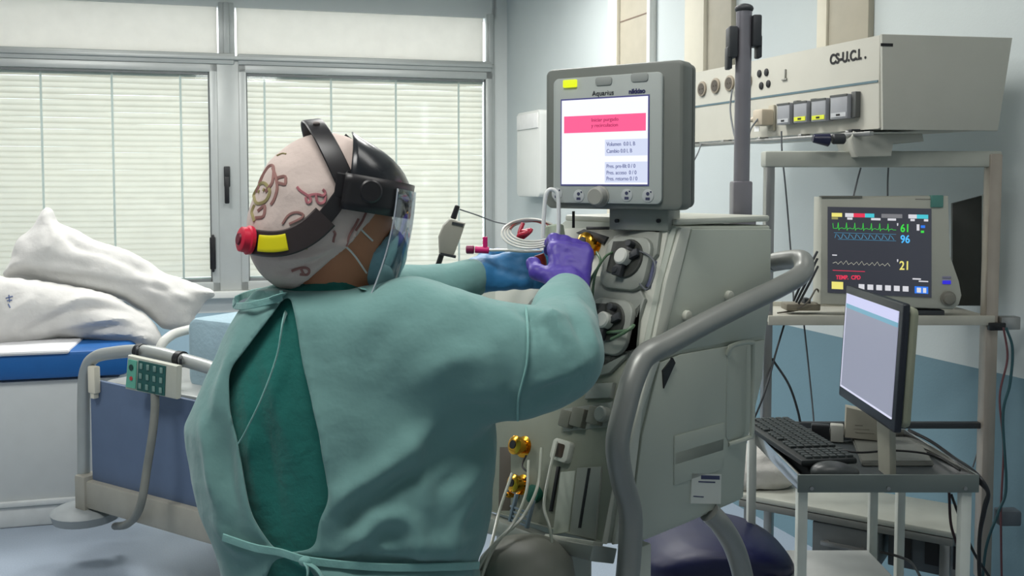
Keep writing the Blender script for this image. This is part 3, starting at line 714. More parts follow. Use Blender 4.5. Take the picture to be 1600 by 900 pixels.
line('drain_tube', fr((870, 690, -.03), (858, 740, -.05), (850, 790, -.07), (860, 830, -.08), (866, 900, -.08)), .003, tubec, 'milky tube hanging straight below the green connector')
line('drain_tube', fr((822, 712, -.02), (816, 728, -.04), (826, 740, -.04), (820, 750, -.02)), .002, black, 'short black wire between the two brass connectors')
bm = BM()
for k in range(4):
    u, v = FR.px(838, 800+k*7); FR.box(bm, u-.026, u+.024, v-.002, v+.002, -.05, -.045, .001)
FR.box(bm, u-.028, u-.022, v-.004, v+.05, -.052, -.044, .001); FR.box(bm, u+.02, u+.026, v-.004, v+.05, -.052, -.044, .001)
tag(obj('tube_clamp', bm, mat('clamp_blue_grey', (120, 136, 148), .4)), 'blue grey ladder shaped tube clamp above the canister', 'clamp')

# ---- console
CYaw = nv(.82, -.57, 0)
cP = at(1066, 337, 1.80)
CO = Plane(cP, CYaw)
def fit():                                    # console face outline read on its own plane
    return [CO.px(*p) for p in ((852, 318), (1066, 337), (1062, 92), (852, 110))]
(u_l, v_bl), (_, v_br), (_, v_tr), (_, v_tl) = fit()
cw = -u_l; v0 = min(v_bl, v_br)*.5+max(v_bl, v_br)*.5; v1 = (v_tr+v_tl)/2
con = mat('console_grey', (112, 116, 110), .45, var=.03); conf = mat('console_face', (172, 178, 174), .45, var=.02)
bm = BM(); CO.prism(bm, rrect(u_l, 0, v0, v1, .014), 0, .046, .006); 
CO.prism(bm, rrect(u_l+.01, .0, v0+.004, v1-.004, .012), .045, .058, .004)
ch = obj('console', bm, con, mach)
def cq(x, y): return CO.px(x, y, -.002)
fx0, fx1 = cq(866, 200)[0], cq(1036, 200)[0]; fz0, fz1 = cq(950, 318)[1], cq(950, 118)[1]
bm = BM(); CO.prism(bm, rrect(fx0, fx1, fz0, fz1, .012), -.006, .002, .002); obj('front_fascia', bm, conf, ch)
sx0, sx1 = cq(880, 220)[0], cq(1014, 220)[0]; sz0, sz1 = cq(948, 288)[1], cq(948, 154)[1]
bm = BM(); CO.box(bm, sx0-.003, sx1+.003, sz0-.003, sz1+.003, -.007, -.001); obj('screen_bezel', bm, mat('bezel_blue', (92, 92, 150), .4), ch)
bm = BM(); CO.box(bm, sx0, sx1, sz0, sz1, -.0078, -.006); scr = obj('screen', bm, emit('screen_white', (246, 248, 255), 1.05), ch)
def sfr(name, a0, a1, b0, b1, m, d=-.0083):
    bm = BM(); CO.box(bm, sx0+(sx1-sx0)*a0, sx0+(sx1-sx0)*a1, sz0+(sz1-sz0)*b0, sz0+(sz1-sz0)*b1, d, -.007); return obj(name, bm, m, ch)
sfr('alarm_banner', .03, .98, .61, .81, emit('screen_pink', (255, 96, 150), 1.0))
sfr('value_box', .52, 1.0, .33, .52, emit('screen_pale_blue', (214, 222, 246), 1.0))
sfr('value_box', .52, 1.0, .02, .26, MATS['screen_pale_blue'])
sw, sh = sx1-sx0, sz1-sz0; tb = emit('screen_text', (110, 118, 168), .8); tp = emit('screen_text_pink', (190, 40, 96), .8)
text('Iniciar purgado', CO, sx0+sw*.36, sz0+sh*.735, sh*.06, tp, ch, 'screen_text', -.0086)
text('y recirculacion', CO, sx0+sw*.36, sz0+sh*.67, sh*.06, tp, ch, 'screen_text', -.0086)
for s_, yv in (('Volumen  0.0 L B', .445), ('Cambio 0.0 L B', .365), ('Pres. pre-filt 0 / 0', .19), ('Pres. acceso  0 / 0', .115), ('Pres. retorno 0 / 0', .045)):
    text(s_, CO, sx0+sw*.54, sz0+sh*yv, sh*.065, tb, ch, 'screen_text', -.0088, sx=.82)
bk = mat('print_black', (40, 42, 50), .6)
text('Aquarius', CO, cq(927, 148)[0], sz1+.0065, .0135, bk, ch, 'lettering', -.0065)
text('nikkiso', CO, cq(984, 148)[0], sz1+.0065, .0125, mat('print_navy', (34, 38, 90), .6), ch, 'lettering', -.0065, bold=.0004)
u, v = cq(893, 131); bm = BM(); CO.prism(bm, rrect(u-.0155, u+.0155, v-.0075, v+.0075, .002), -.0105, -.005, .001); obj('status_light', bm, emit('status_yellow', (236, 250, 20), 1.0), ch)
for x_, y_ in ((945, 127), (1001, 121)):
    u, v = cq(x_, y_); bm = BM(); CO.prism(bm, rrect(u-.0185, u+.0185, v-.0085, v+.0085, .006), -.008, -.005, .001)
    b_ = obj('status_light', bm, mat('fascia_shade', (150, 154, 150), .5), ch)
u, v = cq(939, 307); bm = BM(); add_lathe(bm, CO.P(u, v, -.004), -CO.ey, [(0, .021), (.004, .021), (.005, .019), (.022, .0175), (.024, .015)], 32); obj('control_knob', bm, mat('knob_grey', (150, 150, 142), .45), ch)
for x_, y_ in ((872, 303), (906, 306), (981, 305), (1014, 306)):
    u, v = cq(x_, y_); bm = BM(); CO.prism(bm, circ(u, v, .0125, 24), -.0072, -.005, .0008); k_ = obj('touch_key', bm, mat('key_pale', (180, 184, 184), .5), ch)
    bm = BM(); CO.prism(bm, circ(u, v+.004, .0035, 12), -.0078, -.007); CO.box(bm, u-.0045, u+.0045, v-.008, v-.003, -.0078, -.007); CO.box(bm, u+.005, u+.008, v+.006, v+.009, -.0078, -.007); obj('key_symbol', bm, mat('symbol_navy', (60, 62, 90), .6), k_)
# mount below the console
bm = BM(); a = CO.px(955, 336, .04); b = CO.px(1048, 352, .04); CO.box(bm, a[0], b[0], b[1]-.012, v0+.005, .03, .085, .004); obj('console_mount', bm, mcd, mach)
bm = BM(); 
for x_ in (965, 1030):
    bm = BM(); u, v = CO.px(x_, 345, .03); CO.cyl(bm, u, v, .004, .024, .034, 12); obj('mount_bolt', bm, black, mach)
bm = BM(); add_cyl(bm, CO.at(896, 330, .06), CO.at(896, 356, .06), .003); obj('mount_pin', bm, black, mach)
# infusion pole behind the console
IP = at(1157, 352, 2.18)
bm = BM(); p1 = at(1160, 14, 2.18); add_tube(bm, [IP-Vector((0, 0, .15)), Vector((IP.x+.002, IP.y, p1.z))], .018, 16, 0); pole = obj('infusion_pole', bm, mat('pole_dark_grey', (136, 134, 140), .35, .5), mach)
bm = BM(); t_ = Vector((IP.x+.002, IP.y, p1.z)); add_ball(bm, t_, .021, .021, .012)
obj('pole_cap', bm, dark, pole)
for sx_, dx, dz in ((-1, -.027, -.075), (1, .026, -.05)):
    bm = BM(); add_box(bm, Matrix.Translation(t_+Vector((dx, 0, dz))), -.010, .010, -.02, .02, -.035, .035, .004)
    add_box(bm, Matrix.Translation(t_+Vector((dx*1.25, 0, dz-.035))), -.006, .006, -.014, .014, -.025, .025, .003)
    add_cyl(bm, t_+Vector((0, 0, dz)), t_+Vector((dx, 0, dz)), .008)
    obj('pole_hook', bm, dark, pole)
bm = BM(); add_box(bm, Matrix.Translation(IP), -.03, .03, -.025, .025, -.01, .012, .004); add_box(bm, Matrix.Translation(IP+Vector((0, 0, .06))), -.022, .022, -.02, .02, -.06, .04, .004); obj('pole_socket', bm, MATS['pole_dark_grey'], mach)

# ---- sensor paddle on a stalk left of the machine
q0 = [(702, 342), (727, 348), (719, 372), (708, 400), (686, 396), (685, 370), (692, 352)]
PD = Plane(at(705, 372, 2.25), (1, .15, 0))
t = thing('sensor_paddle', 'grey curved paddle with black tip standing on a black stalk against the right window', 'medical sensor', PD.at(690, 420))
bm = BM(); PD.pxpoly(bm, q0, -.012, .012, .006); o = obj('paddle_body', bm, mat('paddle_grey', (150, 148, 138), .45), t)
bm = BM(); PD.pxpoly(bm, [(706, 346), (724, 350), (722, 354), (705, 350)], -.014, -.010); PD.pxpoly(bm, [(688, 394), (712, 399), (711, 403), (688, 398)], -.014, .012); obj('edge_band', bm, dark, o)
bm = BM(); add_cyl(bm, PD.at(708, 342), PD.at(715, 321), .007, .006, bev=.002); obj('black_tip', bm, black, t)
bm = BM(); add_tube(bm, [PD.at(690, 398), PD.at(684, 415), PD.at(676, 430), PD.at(668, 450), PD.P(-.08, -.3), PD.P(.02, -.5, -.02), FR.P(-Wd+.0, -.35, .03)], .0065); obj('stalk', bm, black, t)
line('sensor_wire', [PD.at(718, 327), PD.at(745, 336), PD.at(772, 346), at(800, 352, 2.22)], .0016, cable_grey, 'thin grey wire running from the black paddle tip towards the coiled tubing', 'wire')

# ---- coiled tube set in the worker's hands
def coil_pt(cx, cy, rx, ry, a, Y): return at(cx+rx*math.cos(a), cy-ry*math.sin(a), Y+.04*math.sin(a))
Yc = 1.93
rim = mat('bright_tube', (214, 214, 206), .2, spec=.8)
t = thing('blood_line_set', 'coiled clear blood line with red core held above the gloved hands', 'tubing', at(830, 395, Yc))
bm = BM()
for k in range(4):
    add_tube(bm, [coil_pt(828+k*1.5, 365-k*1.2, 44-k*3, 23-k*2.5, 2*math.pi*i/20, Yc+.006*k) for i in range(20)], .0022, 8, 3, closed=True)
obj('tube_coil', bm, rim, t)
bm = BM()
for k in range(2):
    add_tube(bm, [coil_pt(826, 362-2*k, 36-k*7, 19-k*4, R(20)+R(150)*i/10, Yc+.01) for i in range(11)], .0016, 8, 3)
obj('red_tube_loop', bm, mat('red_line', (176, 90, 84), .35), t)
bm = BM()
rn = random.Random(3); pts = [at(822+rn.uniform(-12, 12), 360+rn.uniform(-12, 12), Yc+rn.uniform(-.01, .02)) for _ in range(9)]
add_tube(bm, pts, .0042, 8, 6); obj('red_core', bm, mat('deep_red', (176, 34, 60), .35), t)
bm = BM(); add_tube(bm, [at(848, 372, Yc), at(850, 335, Yc), at(853, 305, Yc), at(861, 296, Yc), at(871, 304, Yc), at(873, 335, Yc), at(872, 372, Yc)], .0042, 10); obj('white_loop', bm, mat('white_tube', (226, 228, 226), .3), t)
bm = BM(); add_tube(bm, [at(842, 398, Yc), at(846, 412, Yc), at(842, 430, Yc+.01)], .011, 10); obj('red_chamber', bm, mat('rust_red', (150, 52, 40), .4), t)
bm = BM(); add_cyl(bm, at(865, 352, Yc+.03), at(872, 400, Yc+.02), .02, .022, bev=.003); obj('connector_block', bm, mat('clear_green_plastic', (176, 188, 168), .3), t)
t = thing('tube_connector', 'magenta capped connector on a thin clear tube left of the blue glove', 'connector', at(745, 390, 1.93))
mg = mat('magenta_plastic', (206, 30, 110), .35)
bm = BM(); add_cyl(bm, at(728, 390, 1.93), at(741, 390, 1.93), .0085, bev=.002); obj('cap', bm, mat('dark_magenta', (120, 16, 66), .4), t)
bm = BM(); add_cyl(bm, at(742, 390, 1.93), at(764, 391, 1.93), .007, bev=.001); add_cyl(bm, at(758, 370, 1.93), at(758, 390, 1.93), .005, bev=.001); obj('fitting', bm, mg, t)
bm = BM(); add_tube(bm, [at(762, 391, 1.93), at(790, 391, 1.92), at(820, 393, 1.92), at(846, 392, 1.93)], .0028, 8); obj('clear_tail', bm, rim, t)
# ================================================================ supply unit on the wall side
PD_ = nv(.347, -.938, 0)
PU = Plane(Vector((1.14, 3.0, 0)), PD_)
q = PU.px(1370, 130)
_c = at(1370, 285, 3.0); PU = Plane((_c.x, _c.y, 0), PD_)
putty = mat('supply_unit_putty', (196, 194, 182), .5, var=.02); putty_d = mat('supply_unit_end', (176, 176, 166), .55, var=.02)
vt = PU.px(1369, 56)[1]; vb = PU.px(1371, 201)[1]; vs = PU.px(1368, 127)[1]
ul = PU.px(1062, 150)[0]; LU = -ul
unit = thing('gas_supply_unit', 'long putty coloured ceiling supply unit lettered CS-U.C.I. with sockets and breakers', 'medical supply unit', PU.P(-LU/2, vb, .25))
# unit cross section: in the plane of the end face
EN = Plane(PU.P(0, 0, 0), (.985, .17, 0))       # end face plane (inward ey = towards -PD)
D1 = EN.px(1577, 56)[0]; D2 = EN.px(1555, 190)[0]
sec = [(.0, vs), (.004, vb), (D2, vb), (D1, vt), (.0, vt)]
MS = Matrix(((EN.ex.x, -PD_.x, 0, EN.P0.x), (EN.ex.y, -PD_.y, 0, EN.P0.y), (0, 0, 1, EN.P0.z), (0, 0, 0, 1)))
bm = BM(); add_prism(bm, MS, sec, 0, LU, .006); obj('upper_housing', bm, putty, unit)
bm = BM(); add_prism(bm, EN.M, [(0, vt+.002), (.01, vb-.004), (D2+.003, vb-.004), (D1+.004, vt+.002)], -.012, .002, .004); obj('end_cap', bm, putty_d, unit)
bm = BM(); PU.box(bm, -LU, -.004, vs-.004, vs+.003, -.002, .01); obj('seam_channel', bm, mat('seam_teal', (92, 116, 124), .5), unit)
bm = BM(); PU.box(bm, -LU, -.002, vb-.022, vb-.008, -.03, -.012, .003)
for k in range(5): PU.box(bm, -LU*(k+.5)/5-.01, -LU*(k+.5)/5+.01, vb-.018, vb+.0, -.02, .02, .002)
obj('equipment_rail', bm, steel, unit)
for x_, y_ in ((1098, 139), (1119, 134), (1141, 130), (1168, 127)):
    u, v = PU.px(x_, y_); bm = BM(); PU.prism(bm, circ(u, v, .031, 28), -.008, .0, .002); s_ = obj('socket', bm, mat('socket_taupe', (150, 140, 124), .5), unit)
    bm = BM(); PU.prism(bm, circ(u, v, .023, 24), -.0095, -.007); PU.cyl(bm, u-.009, v, .004, -.011, -.009, 10); PU.cyl(bm, u+.009, v, .004, -.011, -.009, 10); obj('socket_well', bm, mat('socket_well', (84, 78, 70), .6), s_)
for x_, y_ in ((1187, 115), (1198, 113), (1190, 134), (1201, 131)):
    u, v = PU.px(x_, y_); bm = BM(); PU.prism(bm, circ(u, v, .0125, 20, .014), -.004, .0, .001); s_ = obj('data_port', bm, black, unit)
u, v = PU.px(1226, 124); bm = BM(); PU.box(bm, u-.012, u+.016, v-.004, v+.002, -.006, 0, .001); PU.box(bm, u+.004, u+.010, v, v+.035, -.006, 0, .001); obj('hook', bm, mat('hook_grey', (150, 150, 142), .5), unit)
bk_ = mat('marker_black', (18, 18, 22), .6)
u, v = PU.px(1297, 96); u2, v2 = PU.px(1356, 92)
text('CS-U.C.I. .', PU, u, PU.px(1325, 90)[1]-.012, .046, bk_, unit, 'lettering', -.0015, sx=(u2-u)/.205, bold=.0015)
bm = BM(); u, v = EN.px(1371, 73); u2, v2 = EN.px(1395, 69, -.012); EN.box(bm, u+.004, u2, v+.0, v2+.002, -.0135, -.011); obj('end_label', bm, bk_, unit)
gm = mat('breaker_grey', (150, 152, 156), .45); ym = mat('breaker_yellow', (220, 226, 60), .5)
for k, (x0_, x1_, yt, yb) in enumerate(((1227, 1246, 163, 194), (1253, 1273, 160, 191), (1281, 1303, 156, 189), (1311, 1337, 150, 185))):
    u0_, v1_ = PU.px(x0_, yt); u1_, v0_ = PU.px(x1_, yb); bm = BM(); PU.box(bm, u0_, u1_, v0_, v1_, -.035, .0, .003); s_ = obj('breaker', bm, gm, unit)
    bm = BM(); PU.box(bm, u1_-.0, u1_+.022, v0_+.002, v1_+.006, -.02, .0, .002); PU.box(bm, u0_, u1_, v1_-.006, v1_, -.037, -.034); obj('breaker_side', bm, mat('breaker_dark', (84, 86, 84), .5), s_)
    bm = BM(); PU.box(bm, u0_+.006, u1_-.004, v0_+.006, v0_+.020, -.037, -.034); obj('breaker_tab', bm, ym if k in (1, 2) else mat('breaker_tab_grey', (186, 188, 190), .5), s_)
    bm = BM(); PU.box(bm, (u0_+u1_)/2-.008, (u0_+u1_)/2+.010, v0_+.010, v0_+.016, -.038, -.036); obj('breaker_mark', bm, black, s_)
# plug in the lower strip
u0_, v1_ = PU.px(1204, 165); u1_, v0_ = PU.px(1212, 204)
t = thing('power_plug', 'beige angled plug with white tag in the supply unit beside the dark pole', 'plug', PU.at(1195, 200, -.03))
bm = BM(); PU.box(bm, u0_, u1_, v0_, v1_, -.01, -.001, .002); obj('wall_plate', bm, mat('plate_beige', (174, 168, 150), .5), t)
bm = BM(); a = PU.px(1186, 172, -.03); b = PU.px(1201, 196, -.03); PU.box(bm, a[0], b[0], b[1], a[1], -.06, -.004, .008); add_cyl(bm, PU.P(a[0], (a[1]+b[1])/2, -.04), PU.P(a[0]-.05, (a[1]+b[1])/2-.01, -.045), .012, .005); obj('plug_body', bm, mat('plug_beige', (190, 178, 158), .5), t)
bm = BM(); PU.box(bm, a[0], a[0]+.03, b[1]-.02, b[1]-.002, -.05, -.048); obj('paper_tag', bm, mat('paper_white', (232, 232, 230), .8), t)
# bracket and hanging rack
bm = BM(); BR = Plane(at(1370, 225, 3.12), (1, 0, 0)); zb1 = vb-.012-BR.P0.z
def br(x, y, w=0): return BR.px(x, y, w)
rack = thing('hanging_rack', 'grey hanging rack of two square posts and top beam holding the monitor shelf', 'equipment rack', BR.at(1380, 250))
bm = BM(); a = br(1335, 200); BR.prism(bm, [br(1320, 218), br(1324, 206), (br(1335, 205)[0], zb1), (br(1430, 205)[0], zb1), br(1432, 222), br(1385, 226), br(1382, 245), br(1330, 246)], -.06, .1, .006); obj('ceiling_bracket', bm, putty_d, rack)
bm = BM(); BR.pxbox(bm, (1196, 236), (1566, 261), -.0, .06, .006); obj('top_beam', bm, mat('beam_grey', (172, 174, 164), .5), rack)
bm = BM(); a = br(1198, 262); b = (br(1212, 262)[0], br(1212, 668)[1]); BR.box(bm, a[0], b[0], b[1], a[1]+.02, .005, .045, .004); obj('post', bm, steel, rack)
bm = BM(); a = br(1546, 250); b = (br(1566, 250)[0], br(1566, 905)[1]); BR.box(bm, a[0], b[0], b[1], a[1]+.02, -.006, .04, .006); obj('post', bm, mat('post_taupe', (170, 160, 148), .35, .4), rack)
zs = br(1380, 498)[1]
bm = BM(); a = br(1199, 490)[0]; b = br(1552, 490)[0]; BR.box(bm, a, b, zs-.012, zs+.006, -.01, .28, .004); BR.box(bm, a, b, zs-.02, zs+.012, -.014, -.004, .003)
BR.box(bm, a, b, zs-.02, zs+.022, .275, .285, .003); obj('monitor_shelf', bm, mat('shelf_beige', (182, 180, 168), .5), rack)
bm = BM(); BR.box(bm, a, b, br(0, 662)[1]-.02, br(0, 662)[1], .01, .035, .003); obj('lower_crossbar', bm, dark, rack)
# clamp on the right post
t = thing('post_clamp', 'steel clamp with hooked cables on the right rack post', 'clamp', BR.at(1575, 515))
bm = BM(); BR.pxbox(bm, (1560, 494), (1590, 514), -.02, .02, .004); obj('clamp_jaw', bm, steel, t)
bm = BM(); BR.pxbox(bm, (1541, 503), (1566, 515), -.025, -.004, .003); obj('clamp_screw', bm, black, t)
t = thing('post_clamp', 'dark clamp low on the right rack post beside the drawer table', 'clamp', BR.at(1575, 820))
bm = BM(); BR.pxbox(bm, (1558, 796), (1592, 820), -.02, .03, .008); obj('clamp_jaw', bm, mat('smoke_grey', (92, 98, 104), .35), t)
# black torch-like clamp under the unit
t = thing('handset', 'small black handset clipped under the supply unit above the rack beam', 'handset', BR.at(1295, 225, -.05))
bm = BM(); add_cyl(bm, BR.at(1300, 217, -.05), BR.at(1320, 217, -.05), .017, bev=.004); obj('grip', bm, dark, t)
bm = BM(); add_cyl(bm, BR.at(1270, 216, -.05), BR.at(1296, 219, -.05), .014, .021, bev=.003); obj('head', bm, mat('blue_black', (30, 32, 58), .3), t)
bm = BM(); BR.pxbox(bm, (1322, 203), (1336, 208), -.05, .0, .002); BR.pxbox(bm, (1342, 202), (1356, 207), -.05, .0, .002); obj('clip', bm, black, t)

# ================================================================ patient monitor
MN = Plane(at(1390, 480, 3.12), (.995, -.08, 0))
mon = thing('patient_monitor', 'beige bedside monitor showing green, blue and yellow traces on the rack shelf', 'monitor', MN.at(1390, 487))
mb = mat('monitor_beige', (178, 178, 166), .5, var=.02)
bm = BM(); MN.pxpoly(bm, [(1283, 308), (1483, 306), (1486, 400), (1500, 440), (1504, 462), (1500, 476), (1490, 484), (1281, 476)], -.0, .11, .01); obj('housing', bm, mb, mon)
bm = BM(); MN.pxbox(bm, (1283, 306), (1347, 309), -.004, .03, .001); obj('top_strip', bm, mat('strip_grey', (112, 112, 104), .5), mon)
bm = BM(); MN.pxbox(bm, (1454, 305), (1473, 324), -.006, .02, .002); obj('alarm_lamp', bm, mat('lamp_teal', (84, 134, 124), .35), mon)
S0 = [(1293, 323), (1455, 326), (1455, 465), (1293, 457)]
bm = BM(); MN.pxpoly(bm, S0, -.004, .002, .001); scn = obj('screen', bm, emit('monitor_screen_dark', (54, 56, 66), .85), mon)
def mq(s, r):    # fraction across / down the screen
    return MN.px(*bil(S0, s, r), -.004)
def mrect(name, s0, s1, r0, r1, m, d=-.0052):
    a = mq(s0, r0); b = mq(s1, r0); c = mq(s1, r1); e = mq(s0, r1)
    bm = BM(); MN.prism(bm, [a, b, c, e], d, -.0035); return obj(name, bm, m, mon)
E = lambda n, c: emit('trace_'+n, c, 1.0)
yel, redc, cy, wh, grn, blu, tl = E('yellow', (236, 226, 120)), E('red', (230, 50, 84)), E('cyan', (70, 196, 210)), E('white', (214, 214, 220)), E('green', (60, 220, 70)), E('blue', (40, 120, 235)), E('steel', (70, 140, 175))
for s0, s1, m_ in ((.04, .14, yel), (.17, .25, wh), (.25, .36, redc), (.36, .45, cy), (.52, .72, E('dim', (120, 120, 124))), (.78, .86, wh), (.86, .97, cy)):
    mrect('header_field', s0, s1, .07, .115, m_)
for s0, s1, m_ in ((.19, .24, wh), (.42, .51, wh), (.58, .66, wh), (.80, .84, wh), (.93, .97, wh), (.04, .10, E('olive', (150, 146, 90)))):
    mrect('header_field', s0, s1, .12, .145, m_)
def trace(pts, m_, r=.0011):
    bm = BM(); add_tube(bm, [MN.P(*mq(s, q_), -.0055) for s, q_ in pts], r, 6, 0); obj('trace', bm, m_, mon)
ecg = [(.05, .19), (.055, .25), (.07, .25)]
for k in range(7):
    x = .09+k*.08; ecg += [(x, .25), (x+.006, .235), (x+.012, .18), (x+.018, .27), (x+.024, .25), (x+.05, .24), (x+.06, .25)]
trace(ecg+[(.66, .25)], grn, .0008)
sp = []
for k in range(9):
    x = .07+k*.065; sp += [(x, .36), (x+.012, .31), (x+.03, .33), (x+.05, .365)]
trace(sp, tl, .0010); trace([(.06, .30), (.66, .30)], tl, .0006); trace([(.10, .375), (.66, .375)], tl, .0006)
rs = [(.05, .655)]
for k in range(11): rs += [(.08+k*.05, .64-.01*(k % 3)), (.10+k*.05, .665)]
trace(rs, E('pale', (200, 200, 180)), .0007)
def mtext(s_, s, r, size, m_, sx=1.0, bold=.0006): 
    u, v = mq(s, r); return text(s_, MN, u, v, size, m_, mon, 'screen_text', -.0055, sx=sx, depth=.0004, bold=bold)
mtext('61', .70, .27, .036, grn, .85); mtext('96', .70, .395, .036, E('sky', (80, 190, 255)), .85); mtext('21', .69, .70, .040, yel, .85)
mtext('TEMP.  CPD', .08, .84, .018, redc, .85)
mtext("'", .665, .25, .03, wh); mtext("'", .665, .66, .03, wh)
mrect('underline', .05, .36, .735, .742, redc); mrect('small_mark', .045, .09, .555, .567, wh)
mrect('status_icon', .86, .885, .18, .25, wh); mrect('status_icon', .90, .94, .19, .22, blu); mrect('status_icon', .90, .93, .25, .275, grn)
mrect('time_field', .82, .90, .79, .805, wh); mrect('time_field', .88, .97, .815, .828, wh)
mrect('menu_key', .04, .15, .87, .955, yel)
for k in range(6): mrect('menu_key', .30+k*.085, .355+k*.085, .885, .945, wh)
mrect('menu_key', .84, .97, .88, .96, blu); mrect('menu_symbol', .86, .90, .895, .95, wh, -.006); mrect('menu_symbol', .92, .95, .895, .95, wh, -.006)
u, v = MN.px(1481, 466); bm = BM(); add_lathe(bm, MN.P(u, v, .002), -MN.ey, [(0, .024), (.008, .024), (.009, .019), (.022, .017), (.024, .012)], 28); obj('rotary_knob', bm, mat('knob_taupe', (122, 120, 110), .5), mon)
bm = BM(); u, v = MN.px(1479, 441); MN.box(bm, u-.013, u+.013, v-.006, v+.006, -.004, .002, .002); obj('blue_indicator', bm, emit('indicator_blue', (50, 40, 230), .8), mon)
bm = BM(); MN.box(bm, u-.014, u+.014, v+.012, v+.02, -.002, .002, .001); obj('indicator_label', bm, mat('violet_grey', (140, 138, 160), .5), mon)
bm = BM(); MN.pxbox(bm, (1342, 484), (1478, 500), .01, .12, .004); obj('monitor_foot', bm, dark, mon)
bm = BM(); a = MN.px(1430, 313); MN.box(bm, a[0], a[0]+.05, a[1]+.002, a[1]+.005, -.001, .001); obj('printed_name', bm, mat('print_grey', (130, 130, 122), .5), mon)
# dark equipment behind it at the right
DK = Plane(at(1515, 390, 3.30), (.95, -.3, 0)); t = thing('wall_display', 'dark flat panel unit standing upright behind the bedside monitor', 'display', DK.at(1515, 482))
bm = BM(); DK.pxpoly(bm, [(1488, 318), (1534, 306), (1534, 478), (1488, 478)], 0, .04, .004); obj('dark_panel', bm, mat('panel_dark_olive', (52, 54, 50), .45), t)
bm = BM(); DK.pxpoly(bm, [(1534, 305), (1541, 305), (1541, 480), (1534, 479)], -.005, .045, .002); obj('pale_edge', bm, mat('edge_pale', (176, 184, 178), .5), t)
# clutter on the shelf left of the monitor
shz = MN.px(1240, 487)[1]
t = thing('lead_block', 'dark lead connector block on the shelf left of the bedside monitor', 'connector', BR.at(1250, 490, .08))
bm = BM(); BR.pxbox(bm, (1236, 478), (1290, 489), .05, .12, .004); obj('block', bm, mat('block_taupe', (120, 114, 100), .5), t)
bm = BM(); BR.pxbox(bm, (1266, 470), (1276, 480), .06, .10, .003); obj('plug', bm, dark, t)
ln = 0
for a, b, c, lab in (((1277, 393), (1258, 430), (1240, 470), 'topmost dark lead fanning left of the bedside monitor'), ((1277, 404), (1262, 436), (1244, 472), 'second dark lead fanning left of the bedside monitor'), ((1278, 416), (1265, 442), (1248, 474), 'lowest dark lead fanning left of the bedside monitor')):
    bm = BM(); add_tube(bm, [BR.at(*a, .02), BR.at(*b, .0), BR.at(*c, .05)], .004, 8); tag(obj('monitor_lead', bm, dark), lab, 'cable')
bm = BM(); add_tube(bm, [BR.at(1240, 486, .06), BR.at(1262, 472, .03), BR.at(1275, 452, .03), BR.at(1280, 462, .05), BR.at(1274, 478, .06), BR.at(1250, 484, .1), BR.at(1215, 489, .06)], .003, 8); tag(obj('monitor_lead', bm, mat('lead_grey', (104, 100, 92), .6)), 'loose grey lead coiled on the shelf beside the lead block', 'cable')
# cables hanging around the rack
def cab(pts, r, m_, lab, cat='cable', nm='cable'):
    bm = BM(); add_tube(bm, [at(x, y, Y) for x, y, Y in pts], r, 8); return tag(obj(nm, bm, m_), lab, cat)
cab([(1221, 205, 3.3), (1222, 240, 3.3), (1228, 300, 3.32), (1236, 400, 3.34), (1240, 470, 3.34)], .003, cable_grey, 'thin cable dropping beside the left rack post to the shelf')
cab([(1345, 262, 3.2), (1340, 280, 3.2), (1333, 309, 3.2)], .003, cable_grey, 'short cable from the beam to the top of the bedside monitor')
cab([(1388, 262, 3.2), (1387, 285, 3.2), (1387, 309, 3.2)], .003, cable_grey, 'short straight cable right of the other one above the bedside monitor')
cab([(1256, 505, 3.3), (1262, 560, 3.3), (1270, 640, 3.3), (1272, 670, 3.3)], .003, cable_grey, 'thin cable hanging against the blue dado below the shelf')
cab([(1206, 560, 3.16), (1232, 600, 3.14), (1246, 640, 3.15), (1252, 670, 3.15)], .004, dark, 'dark cable curving down right of the left rack post')
cab([(1226, 505, 3.2), (1214, 545, 3.15), (1196, 610, 3.1), (1176, 660, 3.1)], .0035, dark, 'dark cable slanting across the left rack post')
_s = PU.at(1143, 138, -.01).y; _g = PU.at(1188, 186, -.05).y; _r = PU.at(1096, 224, -.02).y
cab([(1144, 140, _s), (1141, 170, _s-.05), (1146, 205, _s-.2), (1156, 240, _s-.5), (1166, 300, 2.4), (1168, 335, 2.27), (1166, 353, 2.22)], .0035, cable_grey, 'grey cable from the third socket looping behind the dark pole')
cab([(1184, 186, _g), (1172, 205, _g-.05), (1170, 235, _g-.2), (1160, 262, 2.8), (1158, 320, 2.35), (1156, 353, 2.25)], .003, cable_grey, 'grey cable leaving the beige plug behind the dark pole')
cab([(1096, 224, _r), (1090, 240, _r-.2), (1078, 262, 3.0), (1066, 285, 2.5), (1045, 300, 2.0), (1030, 300, 1.90)], .003, cable_grey, 'short slanting cable right of the console')
cab([(1572, 512, 3.05), (1582, 545, 3.05), (1578, 600, 3.05), (1567, 650, 3.05), (1572, 760, 3.05), (1560, 800, 3.05), (1540, 860, 3.05), (1532, 960, 3.05)], .0045, mat('teal_cable', (40, 76, 82), .5), 'dark teal cable hanging from the clamp on the right post')
cab([(1568, 512, 3.06), (1574, 560, 3.06), (1562, 620, 3.06), (1568, 700, 3.06), (1564, 800, 3.06), (1566, 960, 3.06)], .0035, mat('maroon_cable', (100, 62, 66), .5), 'maroon cable hanging beside the teal one on the right post')
cab([(1544, 640, 3.15), (1532, 690, 3.2), (1520, 730, 3.2)], .0025, cable_grey, 'faint thin cable left of the right rack post')

